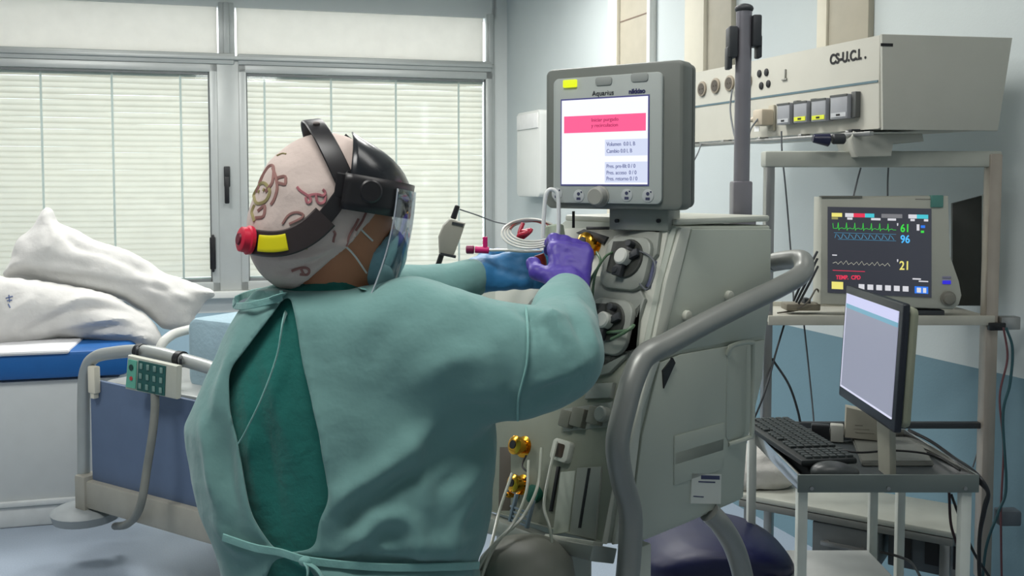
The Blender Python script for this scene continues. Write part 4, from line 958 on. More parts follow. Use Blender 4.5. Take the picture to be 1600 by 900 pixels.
# ================================================================ computer cart
zr_ = atz(1390, 742, .889).z
CTc = Plane(at(1389, 756, 2.4), (1, 0, 0))
cart = thing('computer_cart', 'small white legged cart with grey tray carrying keyboard and computer screen', 'cart', (CTc.P0.x, 2.62, 0))
a = CTc.px(1247, 742); b = CTc.px(1530, 770); xa, xb = CTc.P0.x+a[0], CTc.P0.x+b[0]; zt_, zl_ = CTc.P0.z+a[1], CTc.P0.z+b[1]
g_ = mat('tray_grey', (112, 120, 116), .45, .2, var=.03)
Yb = 2.86
bm = BM(); add_box(bm, I4, xa, xb, 2.4, 2.406, zl_, zt_, .002); fr_ = obj('front_rim', bm, g_, cart)
bm = BM(); add_box(bm, I4, xa, xa+.008, 2.406, Yb, zl_+.006, zt_, .002); add_box(bm, I4, xb-.008, xb, 2.406, Yb, zl_+.006, zt_, .002); add_box(bm, I4, xa, xb, Yb-.006, Yb, zl_+.006, zt_, .002); obj('side_rim', bm, chrome, cart)
bm = BM(); add_box(bm, I4, xa+.004, xb-.004, 2.404, Yb-.004, zl_+.004, zl_+.014, .002); obj('tray', bm, mat('tray_dark', (74, 80, 82), .4, .2), cart)
for px_ in (1268, 1388, 1508):
    bm = BM(); q = CTc.px(px_, 763); CTc.cyl(bm, q[0], q[1], .005, -.003, .002, 12); obj('rivet', bm, steel, cart)
legm = mat('cart_white', (204, 208, 200), .4)
bm = BM(); add_box(bm, I4, xa+.004, xa+.030, 2.41, 2.436, .04, zl_+.004, .004); obj('leg', bm, legm, cart)
bm = BM(); add_box(bm, I4, xb-.04, xb-.012, 2.41, 2.436, .04, zl_+.004, .004); obj('leg', bm, legm, cart)
bm = BM(); add_box(bm, I4, xa-.018, xa+.006, Yb-.03, Yb-.004, .04, zt_+.004, .004); obj('leg', bm, legm, cart)
bm = BM(); add_box(bm, I4, xb-.03, xb-.006, Yb-.03, Yb-.004, .04, zl_+.006, .004); obj('leg', bm, legm, cart)
zsh0 = at(1300, 868, 2.72).z-.113; q = CTc.px(1372, 772); q2 = CTc.px(1385, 772)
bm = BM(); add_box(bm, I4, 1.072, 1.097, 2.826, 2.848, zsh0, zl_+.006, .003); obj('middle_strut', bm, legm, cart)
lsh = atz(1330, 868, 0).z
zsh = at(1300, 876, 2.72).z
bm = BM(); add_box(bm, I4, xa-.0, xb, 2.415, Yb-.01, zsh-.13, zsh-.112, .003); obj('lower_shelf', bm, legm, cart)
for x_ in (xa+.017, xb-.026, xa-.006, xb-.018):
    for y_ in ((2.423,) if x_ in (xa+.017, xb-.026) else (Yb-.017,)):
        bm = BM(); add_cyl(bm, (x_-.012, y_, .03), (x_+.012, y_, .03), .03, bev=.005); obj('caster', bm, black, cart)
# printer on the lower shelf
t = thing('document_box', 'white topped box on the lower shelf of the computer cart', 'box', ((xa+xb)/2-.06, 2.6, zsh-.112))
bm = BM(); P_ = [atz(1212, 868, zsh), atz(1380, 862, zsh), atz(1440, 905, zsh), atz(1228, 905, zsh)]
x0_, x1_ = xa-.03, xa+.33
bm = BM(); add_box(bm, I4, xa+.034, x1_, 2.45, 2.80, zsh-.112, zsh-.012, .01); obj('box_body', bm, mat('box_dark', (60, 58, 58), .5), t)
bm = BM(); add_box(bm, I4, xa+.030, x1_+.004, 2.446, 2.804, zsh-.012, zsh, .006); obj('white_top', bm, mat('lid_white', (206, 208, 204), .5), t)
# keyboard
z1 = zt_+.004
kA, kB, kC, kD = atz(1252, 729, z1), atz(1345, 729, z1), atz(1252, 668, z1), atz(1180, 680, z1)
exk = (kB-kA); kw = .155; eyk = (kD-kA); kl = .44; d_ = eyk.normalized(); n_ = Vector((d_.y, -d_.x, 0))
KB = Matrix(((n_.x, d_.x, 0, kA.x), (n_.y, d_.y, 0, kA.y), (0, 0, 1, z1), (0, 0, 0, 1)))
t = thing('computer_keyboard', 'black computer keyboard lying across the left rim of the cart tray', 'keyboard', (kA.x, kA.y+.2, z1))
bm = BM(); add_box(bm, KB, 0, kw, 0, kl, 0, .016, .005); kb = obj('keyboard_base', bm, mat('kb_black', (34, 38, 38), .5), t)
km = mat('key_black', (48, 54, 54), .5)
bm = BM()
cells = []
for r_ in range(6):
    for c_ in range(21):
        if r_ == 0 and c_ in (1, 2, 7, 12): continue
        if c_ in (16,): continue
        cells.append((r_, c_))
for r_, c_ in cells:
    y = kl-.012-c_*.0200; x = kw-.014-(5-r_)*.0225
    add_box(bm, KB, x-.0095, x+.0085, y-.0165, y, .014, .022, .0015)
o = obj('keys', bm, km, kb); o['kind'] = 'stuff'
bm = BM(); add_tube(bm, [KB@Vector((kw, kl*.55, .008)), atz(1330, 706, z1+.0), atz(1400, 704, z1), atz(1460, 712, z1), atz(1500, 735, z1)], .003); tag(obj('keyboard_cable', bm, black), 'black keyboard cable crossing in front of the screen foot', 'cable')
# mouse
q = atz(1312, 742, zt_-.012); q = Vector((.835, 2.414, zt_-.014)); t = thing('computer_mouse', 'black mouse at the front rim of the tray beside the keyboard', 'mouse', q)
v, fc = nets(s_union([s_ell((q.x, q.y+.03, q.z+.008), (.062, .034, .022)), s_ell((q.x-.015, q.y+.03, q.z+.012), (.04, .03, .02))], .02), (q.x-.08, q.y-.02, q.z-.02), (q.x+.08, q.y+.08, q.z+.05), .004)
obj('mouse_body', mesh_of('m', v, fc), mat('mouse_grey', (62, 66, 66), .35), t)
bm = BM(); add_cyl(bm, (q.x-.035, q.y+.025, q.z+.026), (q.x-.035, q.y+.035, q.z+.026), .007, bev=.002); obj('scroll_wheel', bm, black, t)
# screen
PA = at(1310, 617, 2.76); PBs = at(1397, 682, 2.33)
SC = Plane(PA, PBs-PA); Ls = Vector((PBs.x-PA.x, PBs.y-PA.y)).length
hs = at(1322, 445, 2.76).z-PA.z
SC = Plane(Vector((PA.x, PA.y, PA.z)), (PBs.x-PA.x, PBs.y-PA.y, 0), (at(1322, 445, 2.76)-PA))
t = thing('computer_screen', 'black framed flat computer screen seen nearly edge on, on the cart tray', 'computer monitor', (PA.x+.1, 2.55, zl_+.014))
bm = BM(); SC.prism(bm, rrect(0, Ls, 0, hs, .008), 0, .018, .004); ms = obj('screen_frame', bm, mat('frame_black', (30, 34, 42), .3), t)
bm = BM(); SC.prism(bm, rrect(.01, Ls-.005, .01, hs-.01, .02), .018, .045, .012); obj('rear_shell', bm, mat('rear_grey', (136, 140, 120), .5), t)
bm = BM(); SC.box(bm, .022, Ls-.022, .035, hs-.022, -.002, .001); dp = obj('display', bm, emit('pc_display', (152, 156, 176), .85), ms)
bm = BM(); SC.box(bm, .022, Ls-.022, hs-.05, hs-.022, -.003, -.001); obj('title_bar', bm, emit('pc_title', (206, 208, 244), .95), ms)
bm = BM(); SC.box(bm, .022, Ls-.022, hs-.062, hs-.05, -.003, -.001); obj('menu_bar', bm, emit('pc_menu', (116, 172, 196), .9), ms)
bm = BM(); SC.box(bm, .022, Ls-.022, .030, .035, -.003, .001); SC.box(bm, .018, .022, .030, hs-.022, -.003, .001); obj('lit_edge', bm, emit('pc_edge', (220, 222, 244), .95), ms)
# stand: base plate and neck
zT = zl_+.014; mid = PA.lerp(PBs, .55)
sm_ = mat('stand_beige', (150, 150, 138), .5)
bx = [atz(1330, 688, zT), atz(1434, 690, zT), atz(1458, 728, zT), atz(1345, 728, zT)]
bm = BM(); cx_ = sum(p.x for p in bx)/4; 
top = [bm.verts.new(Vector((p.x, p.y, zT+.014))) for p in bx]; bot = [bm.verts.new(Vector((p.x, p.y-(.0 if i < 2 else .01), zT))) for i, p in enumerate(bx)]
bm.faces.new(top); bm.faces.new(bot[::-1])
for i in range(4): bm.faces.new((top[i], bot[i], bot[(i+1) % 4], top[(i+1) % 4]))
bmesh.ops.bevel(bm, geom=list(bm.edges), offset=.004, segments=2, affect='EDGES'); obj('base_plate', bm, mat('plate_grey', (98, 100, 95), .35), t)
bm = BM(); p_ = mid+SC.ey*.03; add_prism(bm, Plane((p_.x, p_.y, zT), (0, -1, 0)).M, [(-.02, 0), (.06, .0), (.05, .12), (.05, .24), (-.03, .24), (-.04, .12)], .01, .03, .006)
obj('neck', bm, sm_, t)
# boxes at the back of the tray
nb = Plane(at(1350, 660, 2.79), (.9, -.25, 0))
t = thing('paper_stack_box', 'beige printed box standing under the computer screen', 'box', nb.at(1350, 690)); bm = BM(); nb.pxpoly(bm, [(1322, 636), (1398, 652), (1396, 692), (1320, 684)], 0, .04, .004); obj('carton', bm, mat('carton_beige', (164, 160, 146), .6), t)
bm = BM()
for k, (a_, b_) in enumerate(((1336, 1348), (1334, 1358), (1336, 1366))): nb.pxbox(bm, (a_, 664+6*k), (b_, 665.5+6*k), -.001, .0)
obj('print', bm, mat('print_brown', (96, 92, 84), .7), t)
bm = BM(); nb.pxbox(bm, (1268, 664), (1296, 692), .0, .03, .003); tag(obj('black_case', bm, black), 'small black case at the back of the tray left of the beige box', 'case')
bm = BM(); nb.pxbox(bm, (1298, 664), (1318, 692), .0, .03, .003); tag(obj('white_case', bm, mat('case_white', (170, 170, 162), .5)), 'small pale case between the black case and the beige box', 'case')
KP = Plane(at(1205, 672, 2.84), (1, 0, 0)); bm = BM(); KP.pxbox(bm, (1172, 664), (1234, 680), 0, .05, .004); tag(obj('black_tray_box', bm, black), 'flat black box at the far left corner of the tray behind the keyboard', 'box')
for k, (d1, lab) in enumerate(((0, 'upper black cable bundle sagging over the right rim of the tray'), (8, 'lower black cable bundle sagging over the right rim of the tray'))):
    cab([(1420, 672+d1, 2.84), (1455, 690+d1, 2.75), (1490, 715+d1, 2.62), (1510, 728+d1*.6, 2.5), (1530, 745+d1, 2.42), (1544, 770, 2.40), (1538, 800-d1, 2.41), (1530, 850, 2.42), (1532, 960, 2.42)], .005, black, lab)
cab([(1483, 770, 2.6), (1486, 820, 2.6), (1498, 860, 2.6), (1506, 905, 2.6)], .004, mat('maroon_black', (50, 24, 30), .5), 'dark maroon cable hanging below the tray')
cab([(1486, 772, 2.62), (1500, 810, 2.6), (1520, 860, 2.6), (1545, 900, 2.6)], .004, black, 'black cable hanging below the tray and bending right')
cab([(1375, 862, 2.7), (1405, 870, 2.66), (1425, 880, 2.6), (1440, 905, 2.5)], .004, black, 'black cable drooping over the white topped box')

# ================================================================ drawer table behind the cart
zt2 = .57
TA = atz(1150, 770, zt2); TB = atz(1512, 836, zt2)
TP = Plane(Vector((TA.x, TA.y, 0)), (TB.x-TA.x, TB.y-TA.y, 0)); Lt = (Vector((TB.x, TB.y, 0))-Vector((TA.x, TA.y, 0))).length
t = thing('drawer_table', 'low pale worktop with grey drawer behind the computer cart', 'table', TP.P(Lt/2, 0, .2))
bm = BM(); TP.box(bm, 0, Lt-.03, zt2-.02, zt2, 0, .28, .005); obj('tabletop', bm, mat('tabletop_pale', (176, 178, 168), .45), t)
bm = BM(); TP.box(bm, .01, Lt-.04, zt2-.045, zt2-.022, .0, .27, .002); obj('apron', bm, mat('apron_grey', (120, 122, 118), .5), t)
ua, ub = TP.px(1268, 820)[0], TP.px(1372, 830)[0]
bm = BM(); TP.box(bm, ua, ub, zt2-.17, zt2-.05, .01, .26, .004); dr = obj('drawer', bm, mat('drawer_grey', (112, 116, 116), .45), t)
bm = BM(); um = (ua+ub)/2; TP.box(bm, um-.07, um+.07, zt2-.115, zt2-.10, -.018, -.006, .003); TP.box(bm, um-.06, um-.05, zt2-.112, zt2-.103, -.01, .012); TP.box(bm, um+.05, um+.06, zt2-.112, zt2-.103, -.01, .012); obj('drawer_handle', bm, steel, dr)
for u_ in (.02, Lt-.08):
    for w_ in (.02, .23):
        bm = BM(); TP.box(bm, u_, u_+.03, 0, zt2-.04, w_, w_+.03, .003); obj('leg', bm, steel, t)
bm = BM(); TP.box(bm, .03, Lt-.06, .14, .155, .03, .26, .003); obj('bottom_shelf', bm, mat('tabletop_pale', (176, 178, 168)), t)
t = thing('tool_tray', 'dark compartmented tray under the low worktop right of the drawer', 'tray', TP.P(ub+.12, zt2-.17, .1)); ux = TP.px(1500, 850)[0]
bm = BM(); TP.box(bm, ub+.02, min(ux, Lt-.06), zt2-.16, zt2-.05, .05, .24, .004); obj('tray_body', bm, mat('smoky', (78, 84, 88), .4), t)
bm = BM(); 
for k in range(3): TP.box(bm, ub+.05+k*.08, ub+.09+k*.08, zt2-.13, zt2-.06, .045, .055)
obj('compartment', bm, black, t)
# crumpled white bag on the table
q = atz(1200, 776, zt2); P0_ = np.array(q)
def bagf(X, Y, Z):
    d = s_union([s_ell((q.x, q.y+.12, zt2+.05), (.14, .08, .075)), s_ell((q.x-.07, q.y+.12, zt2+.03), (.09, .07, .05)), s_ell((q.x+.02, q.y+.14, zt2+.10), (.07, .05, .06))], .03)(X, Y, Z)
    return np.maximum(d, zt2+.002-Z)
v, fc = nets(bagf, (q.x-.2, q.y, zt2-.02), (q.x+.2, q.y+.26, zt2+.2), .009); v = wrinkle(v, fc, .012, 16, seed=5); v[:, 2] = np.maximum(v[:, 2], zt2+.001)
tag(obj('plastic_bag', mesh_of('b', v, fc), cloth('crumpled_white', (196, 194, 188), .1, .6)), 'crumpled white plastic bag on the low worktop seen left of the cart', 'bag')
# second things under the table
bm = BM(); q = TP.P(.25, .155, .15); add_box(bm, Matrix.Translation(q), -.12, .12, -.12, .12, 0, .16, .01); tag(obj('storage_box', bm, mat('pale_box', (176, 184, 182), .5)), 'pale storage box on the bottom shelf of the low table', 'box')

# ================================================================ navy stool
navy = mat('navy_vinyl', (15, 20, 60), .45, var=.08)
sc_ = at(1112, 850, 2.75); t = thing('office_chair', 'navy blue padded chair standing behind the treatment machine', 'chair', (sc_.x, sc_.y, 0))
CH = Plane((sc_.x, sc_.y, 0), (.97, -.24, 0))
zs_ = sc_.z
v, fc = nets(lambda X, Y, Z: (np.power(np.abs((X-sc_.x)/.225), 3)+np.power(np.abs((Y-sc_.y)/.19), 3)+np.power(np.abs((Z-(zs_+.005-.25*(X-sc_.x)**2*4))/(.052)), 2.8)-1)*.05, (sc_.x-.25, sc_.y-.24, zs_-.15), (sc_.x+.25, sc_.y+.24, zs_+.12), .012)
obj('seat', mesh_of('s', v, fc), navy, t)
bm = BM(); add_cyl(bm, (sc_.x, sc_.y, .1), (sc_.x, sc_.y, zs_-.04), .024); add_cyl(bm, (sc_.x, sc_.y, .1), (sc_.x, sc_.y, .3), .035); obj('gas_column', bm, black, t)
for k in range(5):
    a = R(72*k+20); p = Vector((sc_.x+.26*math.cos(a), sc_.y+.26*math.sin(a), .07)); bm = BM(); add_tube(bm, [(sc_.x, sc_.y, .12), (sc_.x+.13*math.cos(a), sc_.y+.13*math.sin(a), .105), p], [.028, .018], 10); l_ = obj('leg', bm, dark, t)
    bm = BM(); add_cyl(bm, p+Vector((-.015, 0, -.042)), p+Vector((.015, 0, -.042)), .027, bev=.006); obj('caster', bm, black, l_)
# ================================================================ the healthcare worker
Ff = np.array([.62, .785, 0]); Ff /= np.linalg.norm(Ff); Lf = np.array([-Ff[1], Ff[0], 0])   # facing, her left
A = lambda *p: np.array(at(*p))
neck = A(505, 452, 1.65)
hip = np.array([neck[0]+.055, neck[1]-.03, .90])
per = thing('person', 'healthcare worker in green gown, patterned cap and face shield, gloved hands at the machine', 'person', (hip[0], hip[1], 0))
# joints
shR = A(655, 520, 1.57); elR = A(872, 548, 1.56); wrR = A(888, 462, 1.76)
shL = np.array([neck[0]-.085, neck[1]+.13, neck[2]-.085]); elL = A(640, 470, 1.90); wrL = A(738, 432, 1.95)
skin = mat('skin', (190, 130, 96), .5, var=.06)
hyaw = R(0); hf = np.array([.93, .30, -.16]); hf /= np.linalg.norm(hf); hs_ = np.array([-hf[1], hf[0], 0]); hs_ /= np.linalg.norm(hs_); hu = np.cross(hf, hs_); HA = np.stack([hf, hs_, hu], 1)
hc = A(522, 338, 1.64)
def H(f, s, u): return hc+hf*f+hs_*s+hu*u
def hand_joints(wr, d, pn, side, curls, L=.175, spread=1.0, thumb=(.6, .5)):
    """d: direction of the palm, pn: palm normal, side: +1 thumb on cross(d,pn) side"""
    d = np.array(d, float); d /= np.linalg.norm(d); pn = np.array(pn, float); pn -= d*(pn@d); pn /= np.linalg.norm(pn); t = np.cross(d, pn)*side
    out = []; pl = L*.5
    out.append((wr-d*.02, wr+d*.02, .025, .027))
    for o_ in (-.028, -.009, .010, .028):
        out.append((wr+d*.012+t*o_*.6, wr+d*pl+t*o_, .018, .0135))
    lens = [.030, .038, .042, .038]; offs = [-.030, -.011, .010, .030]
    for k, (o_, ln_) in enumerate(zip(offs, [.036, .045, .050, .046])):
        base = wr+d*(pl-.003)+t*o_*spread; dd = d+t*o_*3*(spread-.6); dd /= np.linalg.norm(dd); p = base; ang = 0
        for s_, q_ in zip((1, .65, .5), curls[k]):
            ang += q_; v = dd*math.cos(ang)+pn*math.sin(ang); e = p+v*ln_*s_; r0 = .0098-.0008*(s_ < .9); out.append((p, e, r0, r0-.0007)); p = e
    b = wr+d*.025+t*.026; a_, c_ = thumb
    v = d*.55+t*.8+pn*a_; v /= np.linalg.norm(v); m_ = b+v*.045; v2 = d*.9+t*.2+pn*c_; v2 /= np.linalg.norm(v2); out.append((b, m_, .0155, .012)); out.append((m_, m_+v2*.032, .0115, .0105)); e2 = m_+v2*.032; v3 = d*.8+pn*(c_+.3)-t*.1; v3 /= np.linalg.norm(v3); out.append((e2, e2+v3*.026, .0105, .009))
    return out
up = np.array([0, 0, 1.])
dR = A(893, 400, 1.85)-wrR; dR /= np.linalg.norm(dR)
# right hand seen from its back: palm looks away to the machine
hR = hand_joints(wrR+dR*.01, dR*np.array([1, 1, 1.])+np.array([0, 0, .35]), (-.15, 1, -.5), 1, [(.6, .8, .6), (.55, .8, .6), (.5, .8, .6), (.45, .7, .5)], L=.185, thumb=(.5, .5))
dL = A(835, 418, 1.98)-wrL
hL = hand_joints(wrL, dL, (.1, .9, -.55), 1, [(.25, .35, .3), (.25, .3, .25), (.2, .3, .2), (.15, .25, .2)], L=.205, thumb=(.7, .5))
def sdf_joints(js, grow=0, k=.009): return s_union([s_caps(a, b, r0+grow, r1+grow) for a, b, r0, r1 in js], k)
# --- body, one surface
knee = lambda s: np.array([hip[0], hip[1], .5])+Lf*s*.10+Ff*.03
ank = lambda s: np.array([hip[0], hip[1], .09])+Lf*s*.13
bodyf = s_union([s_ell(H(0, 0, .01), (.098, .076, .112), HA), s_ell(H(.045, 0, -.055), (.055, .056, .068), HA), (s_caps(H(-.01, 0, -.06), neck-Ff*.0+np.array([0, 0, -.03]), .056, .062), .03),
    s_caps(H(.098, 0, -.005), H(.113, 0, -.035), .010, .015), s_ell(H(.09, 0, -.078), (.016, .024, .010), HA), s_ell(H(.075, 0, -.105), (.022, .024, .020), HA),
    s_ell(H(.0, .078, -.02), (.018, .008, .032), HA), s_ell(H(.0, -.078, -.02), (.018, .008, .032), HA),
    (s_ell((neck+hip)/2*np.array([1, 1, 0])+np.array([0, 0, 1.22]), (.12, .15, .20), np.stack([Ff, Lf, up], 1)), .06), (s_caps(shL-up*.01, shR-up*.03, .055, .055), .05), (s_ell((hip[0], hip[1], .93), (.11, .155, .17), np.stack([Ff, Lf, up], 1)), .08),
    (s_caps(shR, elR, .048, .040), .03), (s_caps(elR, wrR, .039, .026), .01), (s_caps(shL, elL, .048, .040), .03), (s_caps(elL, wrL, .039, .026), .01),
    (s_caps(np.array([hip[0], hip[1], .85])+Lf*.085, knee(1), .082, .052), .03), (s_caps(knee(1), ank(1), .052, .036), .01), (s_caps(np.array([hip[0], hip[1], .85])-Lf*.085, knee(-1), .082, .052), .03), (s_caps(knee(-1), ank(-1), .052, .036), .01),
    (s_caps(ank(1), ank(1)+Ff*.12-up*.045, .034, .028), .01), (s_caps(ank(-1), ank(-1)+Ff*.12-up*.045, .034, .028), .01),
    (sdf_joints(hR, -.0025), .008), (sdf_joints(hL, -.0025), .008)], .014)
v, fc = nets(bodyf, (-.72, 1.20, .03), (.22, 2.25, 1.78), .0095)
v = relax(v, fc, 1); obj('body', mesh_of('body', v, fc), skin, per)
# --- gloves
for js, m_, wr_, el_, lab in ((hR, mat('violet_nitrile', (74, 56, 152), .42, var=.05, bump=.15, bscale=50), wrR, elR, 'violet glove on the right hand'), (hL, mat('blue_nitrile', (52, 120, 170), .42, var=.05, bump=.15, bscale=50), wrL, elL, 'blue glove on the left hand')):
    w0_ = wr_+(el_-wr_)/np.linalg.norm(el_-wr_)*.05
    pts = np.array([p for j in js for p in j[:2]]+[w0_]); lo = pts.min(0)-.04; hi = pts.max(0)+.04
    f = s_union([sdf_joints(js, .0028), (s_caps(w0_, wr_, .033, .031), .02)], .01)
    v, fc = nets(f, lo, hi, .0035); v = relax(v, fc, 1); v = wrinkle(v, fc, .0016, 45, seed=2)
    obj('glove', mesh_of('glove', v, fc), m_, per, label=lab)
# --- gown: one continuous surface of torso and sleeves
tab = [(445, 402, 575), (462, 385, 640), (480, 372, 690), (520, 350, 720), (560, 334, 735), (610, 312, 750), (660, 293, 768), (700, 297, 775), (740, 304, 774), (790, 320, 768), (840, 342, 757), (880, 352, 744), (920, 350, 750), (980, 345, 762), (1060, 335, 775), (1150, 325, 790)]
Yt = 1.64
zz = np.array([at((l+r)/2, y, Yt).z for y, l, r in tab]); ctr = np.array([at((l+r)/2, y, Yt).x for y, l, r in tab]); hw = np.array([(at(r, y, Yt).x-at(l, y, Yt).x)/2 for y, l, r in tab])
dp_ = np.interp(zz, [.6, .95, 1.1, 1.3, 1.40, 1.46], [.21, .17, .17, .155, .12, .07])
o_ = np.argsort(zz)
def torso(X, Y, Z, g=0):
    c = np.interp(Z, zz[o_], ctr[o_]); h_ = np.interp(Z, zz[o_], hw[o_])+g; d_ = np.interp(Z, zz[o_], dp_[o_])+g
    x = (X-c)/h_; y = (Y-Yt)/d_
    # shoulders turn: rotate section a little towards her facing
    k = (np.abs(x)**2.3+np.abs(y)**2.3)**(1/2.3)
    d = (k-1)*np.minimum(h_, d_)*.9
    return np.maximum(d, np.maximum(Z-zz.max()+.0, zz.min()-Z))
cufR = wrR+(elR-wrR)*.04; cufL = wrL+(elL-wrL)*.02
armR = s_union([s_caps(shR+np.array([-.02, .02, -.01]), elR+np.array([-.02, 0, -.01]), .100, .078), s_caps(elR+np.array([.0, .0, -.005]), cufR, .074, .046), s_caps(shR+np.array([.05, .0, -.05]), elR+np.array([-.06, 0, -.04]), .09, .07)], .03)
armL = s_union([s_caps(shL, elL, .075, .062), s_caps(elL, cufL, .060, .042)], .03)
def gownf(X, Y, Z):
    d = smin(torso(X, Y, Z), armR(X, Y, Z), .05); d = smin(d, armL(X, Y, Z), .05)
    nk = s_caps(neck+np.array([0, 0, -.06]), neck+np.array([0.02, .0, .09]), .066, .074)(X, Y, Z)
    return np.maximum(d, -nk)
# --- scrub top under the gown
scrub = cloth('dark_green_scrub', (34, 112, 104), .05, .85, bump=.3)
def scrubf(X, Y, Z):
    d = torso(X, Y, Z, -.022); nk = s_caps(neck+np.array([0, 0, -.05]), neck+np.array([0, 0, .1]), .060, .07)(X, Y, Z)
    col = s_caps(neck+np.array([0.0, -.01, -.05]), neck+np.array([.006, .0, -.012]), .079, .074)(X, Y, Z)
    return np.maximum(np.maximum(smin(d, col, .02), -nk), .80-Z)
v, fc = nets(scrubf, (-.62, 1.40, .78), (.05, 1.90, 1.52), .007); v = relax(v, fc, 2)
v = fold(v, fc, [([(420, 560), (440, 650), (470, 740)], 14, .008), ([(400, 640), (420, 720), (440, 820)], 12, -.008), ([(430, 860), (470, 880), (500, 900)], 8, .006), ([(385, 600), (395, 700), (405, 800)], 12, .007)])
obj('scrub_top', mesh_of('scrub', v, fc), scrub, per)
bm = BM()
trou = s_union([s_caps(np.array([hip[0], hip[1], .86])+Lf*.085, ank(1), .105, .075), s_caps(np.array([hip[0], hip[1], .86])-Lf*.085, ank(-1), .105, .075), (s_ell((hip[0], hip[1], .9), (.14, .17, .14), np.stack([Ff, Lf, up], 1)), .03)], .02)
bm.free()
v, fc = nets(lambda X, Y, Z: np.maximum(trou(X, Y, Z), .10-Z), (hip[0]-.35, hip[1]-.35, .05), (hip[0]+.35, hip[1]+.35, 1.05), .014); obj('scrub_trousers', mesh_of('t', v, fc), scrub, per)
for s in (1, -1):
    a = ank(s); f = s_union([s_caps(a+np.array([0, 0, -.045])-Ff*.03, a+Ff*.15-up*.058, .044, .034), s_caps(a-up*.06-Ff*.03, a+Ff*.15-up*.062, .040, .034)], .02)
    v, fc = nets(lambda X, Y, Z: np.maximum(f(X, Y, Z), .002-Z), a-np.array([.22, .22, .12]), a+np.array([.24, .24, .06]), .008); obj('shoe', mesh_of('sh', v, fc), mat('clog_white', (214, 216, 214), .5), per)
gown_m = cloth('teal_nonwoven_gown', (126, 170, 166), .22, .8, bump=.35, bscale=25)
v, fc = nets(gownf, (-.66, 1.30, .60), (.24, 2.12, 1.58), .0068)
v = relax(v, fc, 3)
G = [
 ([(455, 480), (475, 600), (500, 700), (512, 770)], 7, .014),                       # right edge of the opening
 ([(500, 800), (560, 760), (640, 700), (690, 640)], 16, .020), ([(520, 840), (600, 770), (700, 720), (770, 680)], 14, -.016),
 ([(540, 860), (600, 810), (640, 815), (660, 870)], 14, .016), ([(560, 880), (600, 840), (640, 860)], 12, -.014),
 ([(700, 800), (735, 740), (765, 700)], 10, .014), ([(670, 770), (720, 740), (780, 690)], 9, -.014), ([(700, 850), (720, 800), (750, 760)], 9, .012),
 ([(760, 520), (790, 600), (800, 680)], 10, -.010), ([(812, 490), (818, 560), (806, 640)], 5, .008),
 ([(640, 600), (720, 560), (790, 560)], 22, .010), ([(560, 600), (600, 520), (660, 480)], 26, -.008),
 ([(850, 470), (868, 500), (880, 530)], 5, .014), ([(875, 465), (900, 500), (915, 540)], 6, -.014), ([(895, 465), (920, 500), (935, 560)], 6, .012), ([(838, 490), (860, 520), (868, 550)], 6, -.012), ([(830, 500), (880, 490), (910, 480)], 5, .006),
 ([(840, 600), (880, 590), (925, 560)], 9, .010), ([(820, 640), (860, 610), (900, 580)], 8, -.010),
 ([(720, 455), (740, 475), (748, 490)], 5, .006), ([(690, 650), (740, 640), (800, 650)], 12, -.010),
 ([(370, 520), (345, 600), (330, 660)], 10, .010), ([(310, 640), (330, 740), (350, 820)], 12, .014), ([(345, 660), (350, 740), (370, 810)], 12, -.014), ([(385, 470), (400, 455), (430, 462)], 5, .010), ([(360, 500), (390, 470), (425, 470)], 5, -.008),
 ([(330, 800), (360, 850), (400, 870)], 10, .014), ([(400, 850), (500, 880), (600, 885), (740, 880)], 7, -.020), ([(520, 830), (600, 850), (700, 850), (750, 830)], 16, .014), ([(480, 910), (600, 915), (740, 905)], 12, .012),
 ([(620, 660), (660, 740), (660, 820)], 14, .009), ([(570, 700), (560, 780), (530, 850)], 12, -.010), ([(800, 470), (830, 500), (835, 540)], 7, -.018)]
v = fold(v, fc, G); v = relax(v, fc, 3); v = wrinkle(v, fc, .010, 5, (1, 1, 1), 4); v = wrinkle(v, fc, .0035, 15, (1, 1, .6), 8)
# the gown stays open down the back: remove the strip between its two edges
px_, py_ = project(v); n_ = normals(v, fc)
lef = np.interp(py_, [462, 480, 530, 580, 640, 700, 760, 800, 850, 862], [446, 436, 398, 360, 360, 374, 386, 392, 424, 440]); rig = np.interp(py_, [462, 480, 560, 650, 700, 770, 792, 810, 835, 862], [450, 454, 468, 488, 498, 510, 508, 494, 490, 492])
ins = (px_ > lef) & (px_ < rig) & (py_ > 463) & (py_ < 861)
lef2 = np.interp(py_, [874, 960], [430, 395]); rig2 = np.interp(py_, [874, 960], [470, 520]); ins |= (px_ > lef2) & (px_ < rig2) & (py_ > 876)
ins &= (n_[:, 1] < -.05) & (v[:, 1] < Yt)
fc = fc[~ins[fc].any(1)]
me = mesh_of('gown', v, fc); gb = bmesh.new(); gb.from_mesh(me); bmesh.ops.delete(gb, geom=[x for x in gb.verts if not x.link_faces], context='VERTS')
for x in range(14):
    bv = [x_ for x_ in gb.verts if x_.is_boundary]; new = {}
    for b_ in bv:
        nb_ = [e.other_vert(b_).co for e in b_.link_edges if e.is_boundary]
        if len(nb_) == 2: new[b_] = b_.co.lerp((nb_[0]+nb_[1])/2, .6)
    for b_, c_ in new.items(): b_.co = c_
gown = obj('gown', gb, gown_m, per)
sol = gown.modifiers.new('thickness', 'SOLIDIFY'); sol.thickness = .0022; sol.offset = -1
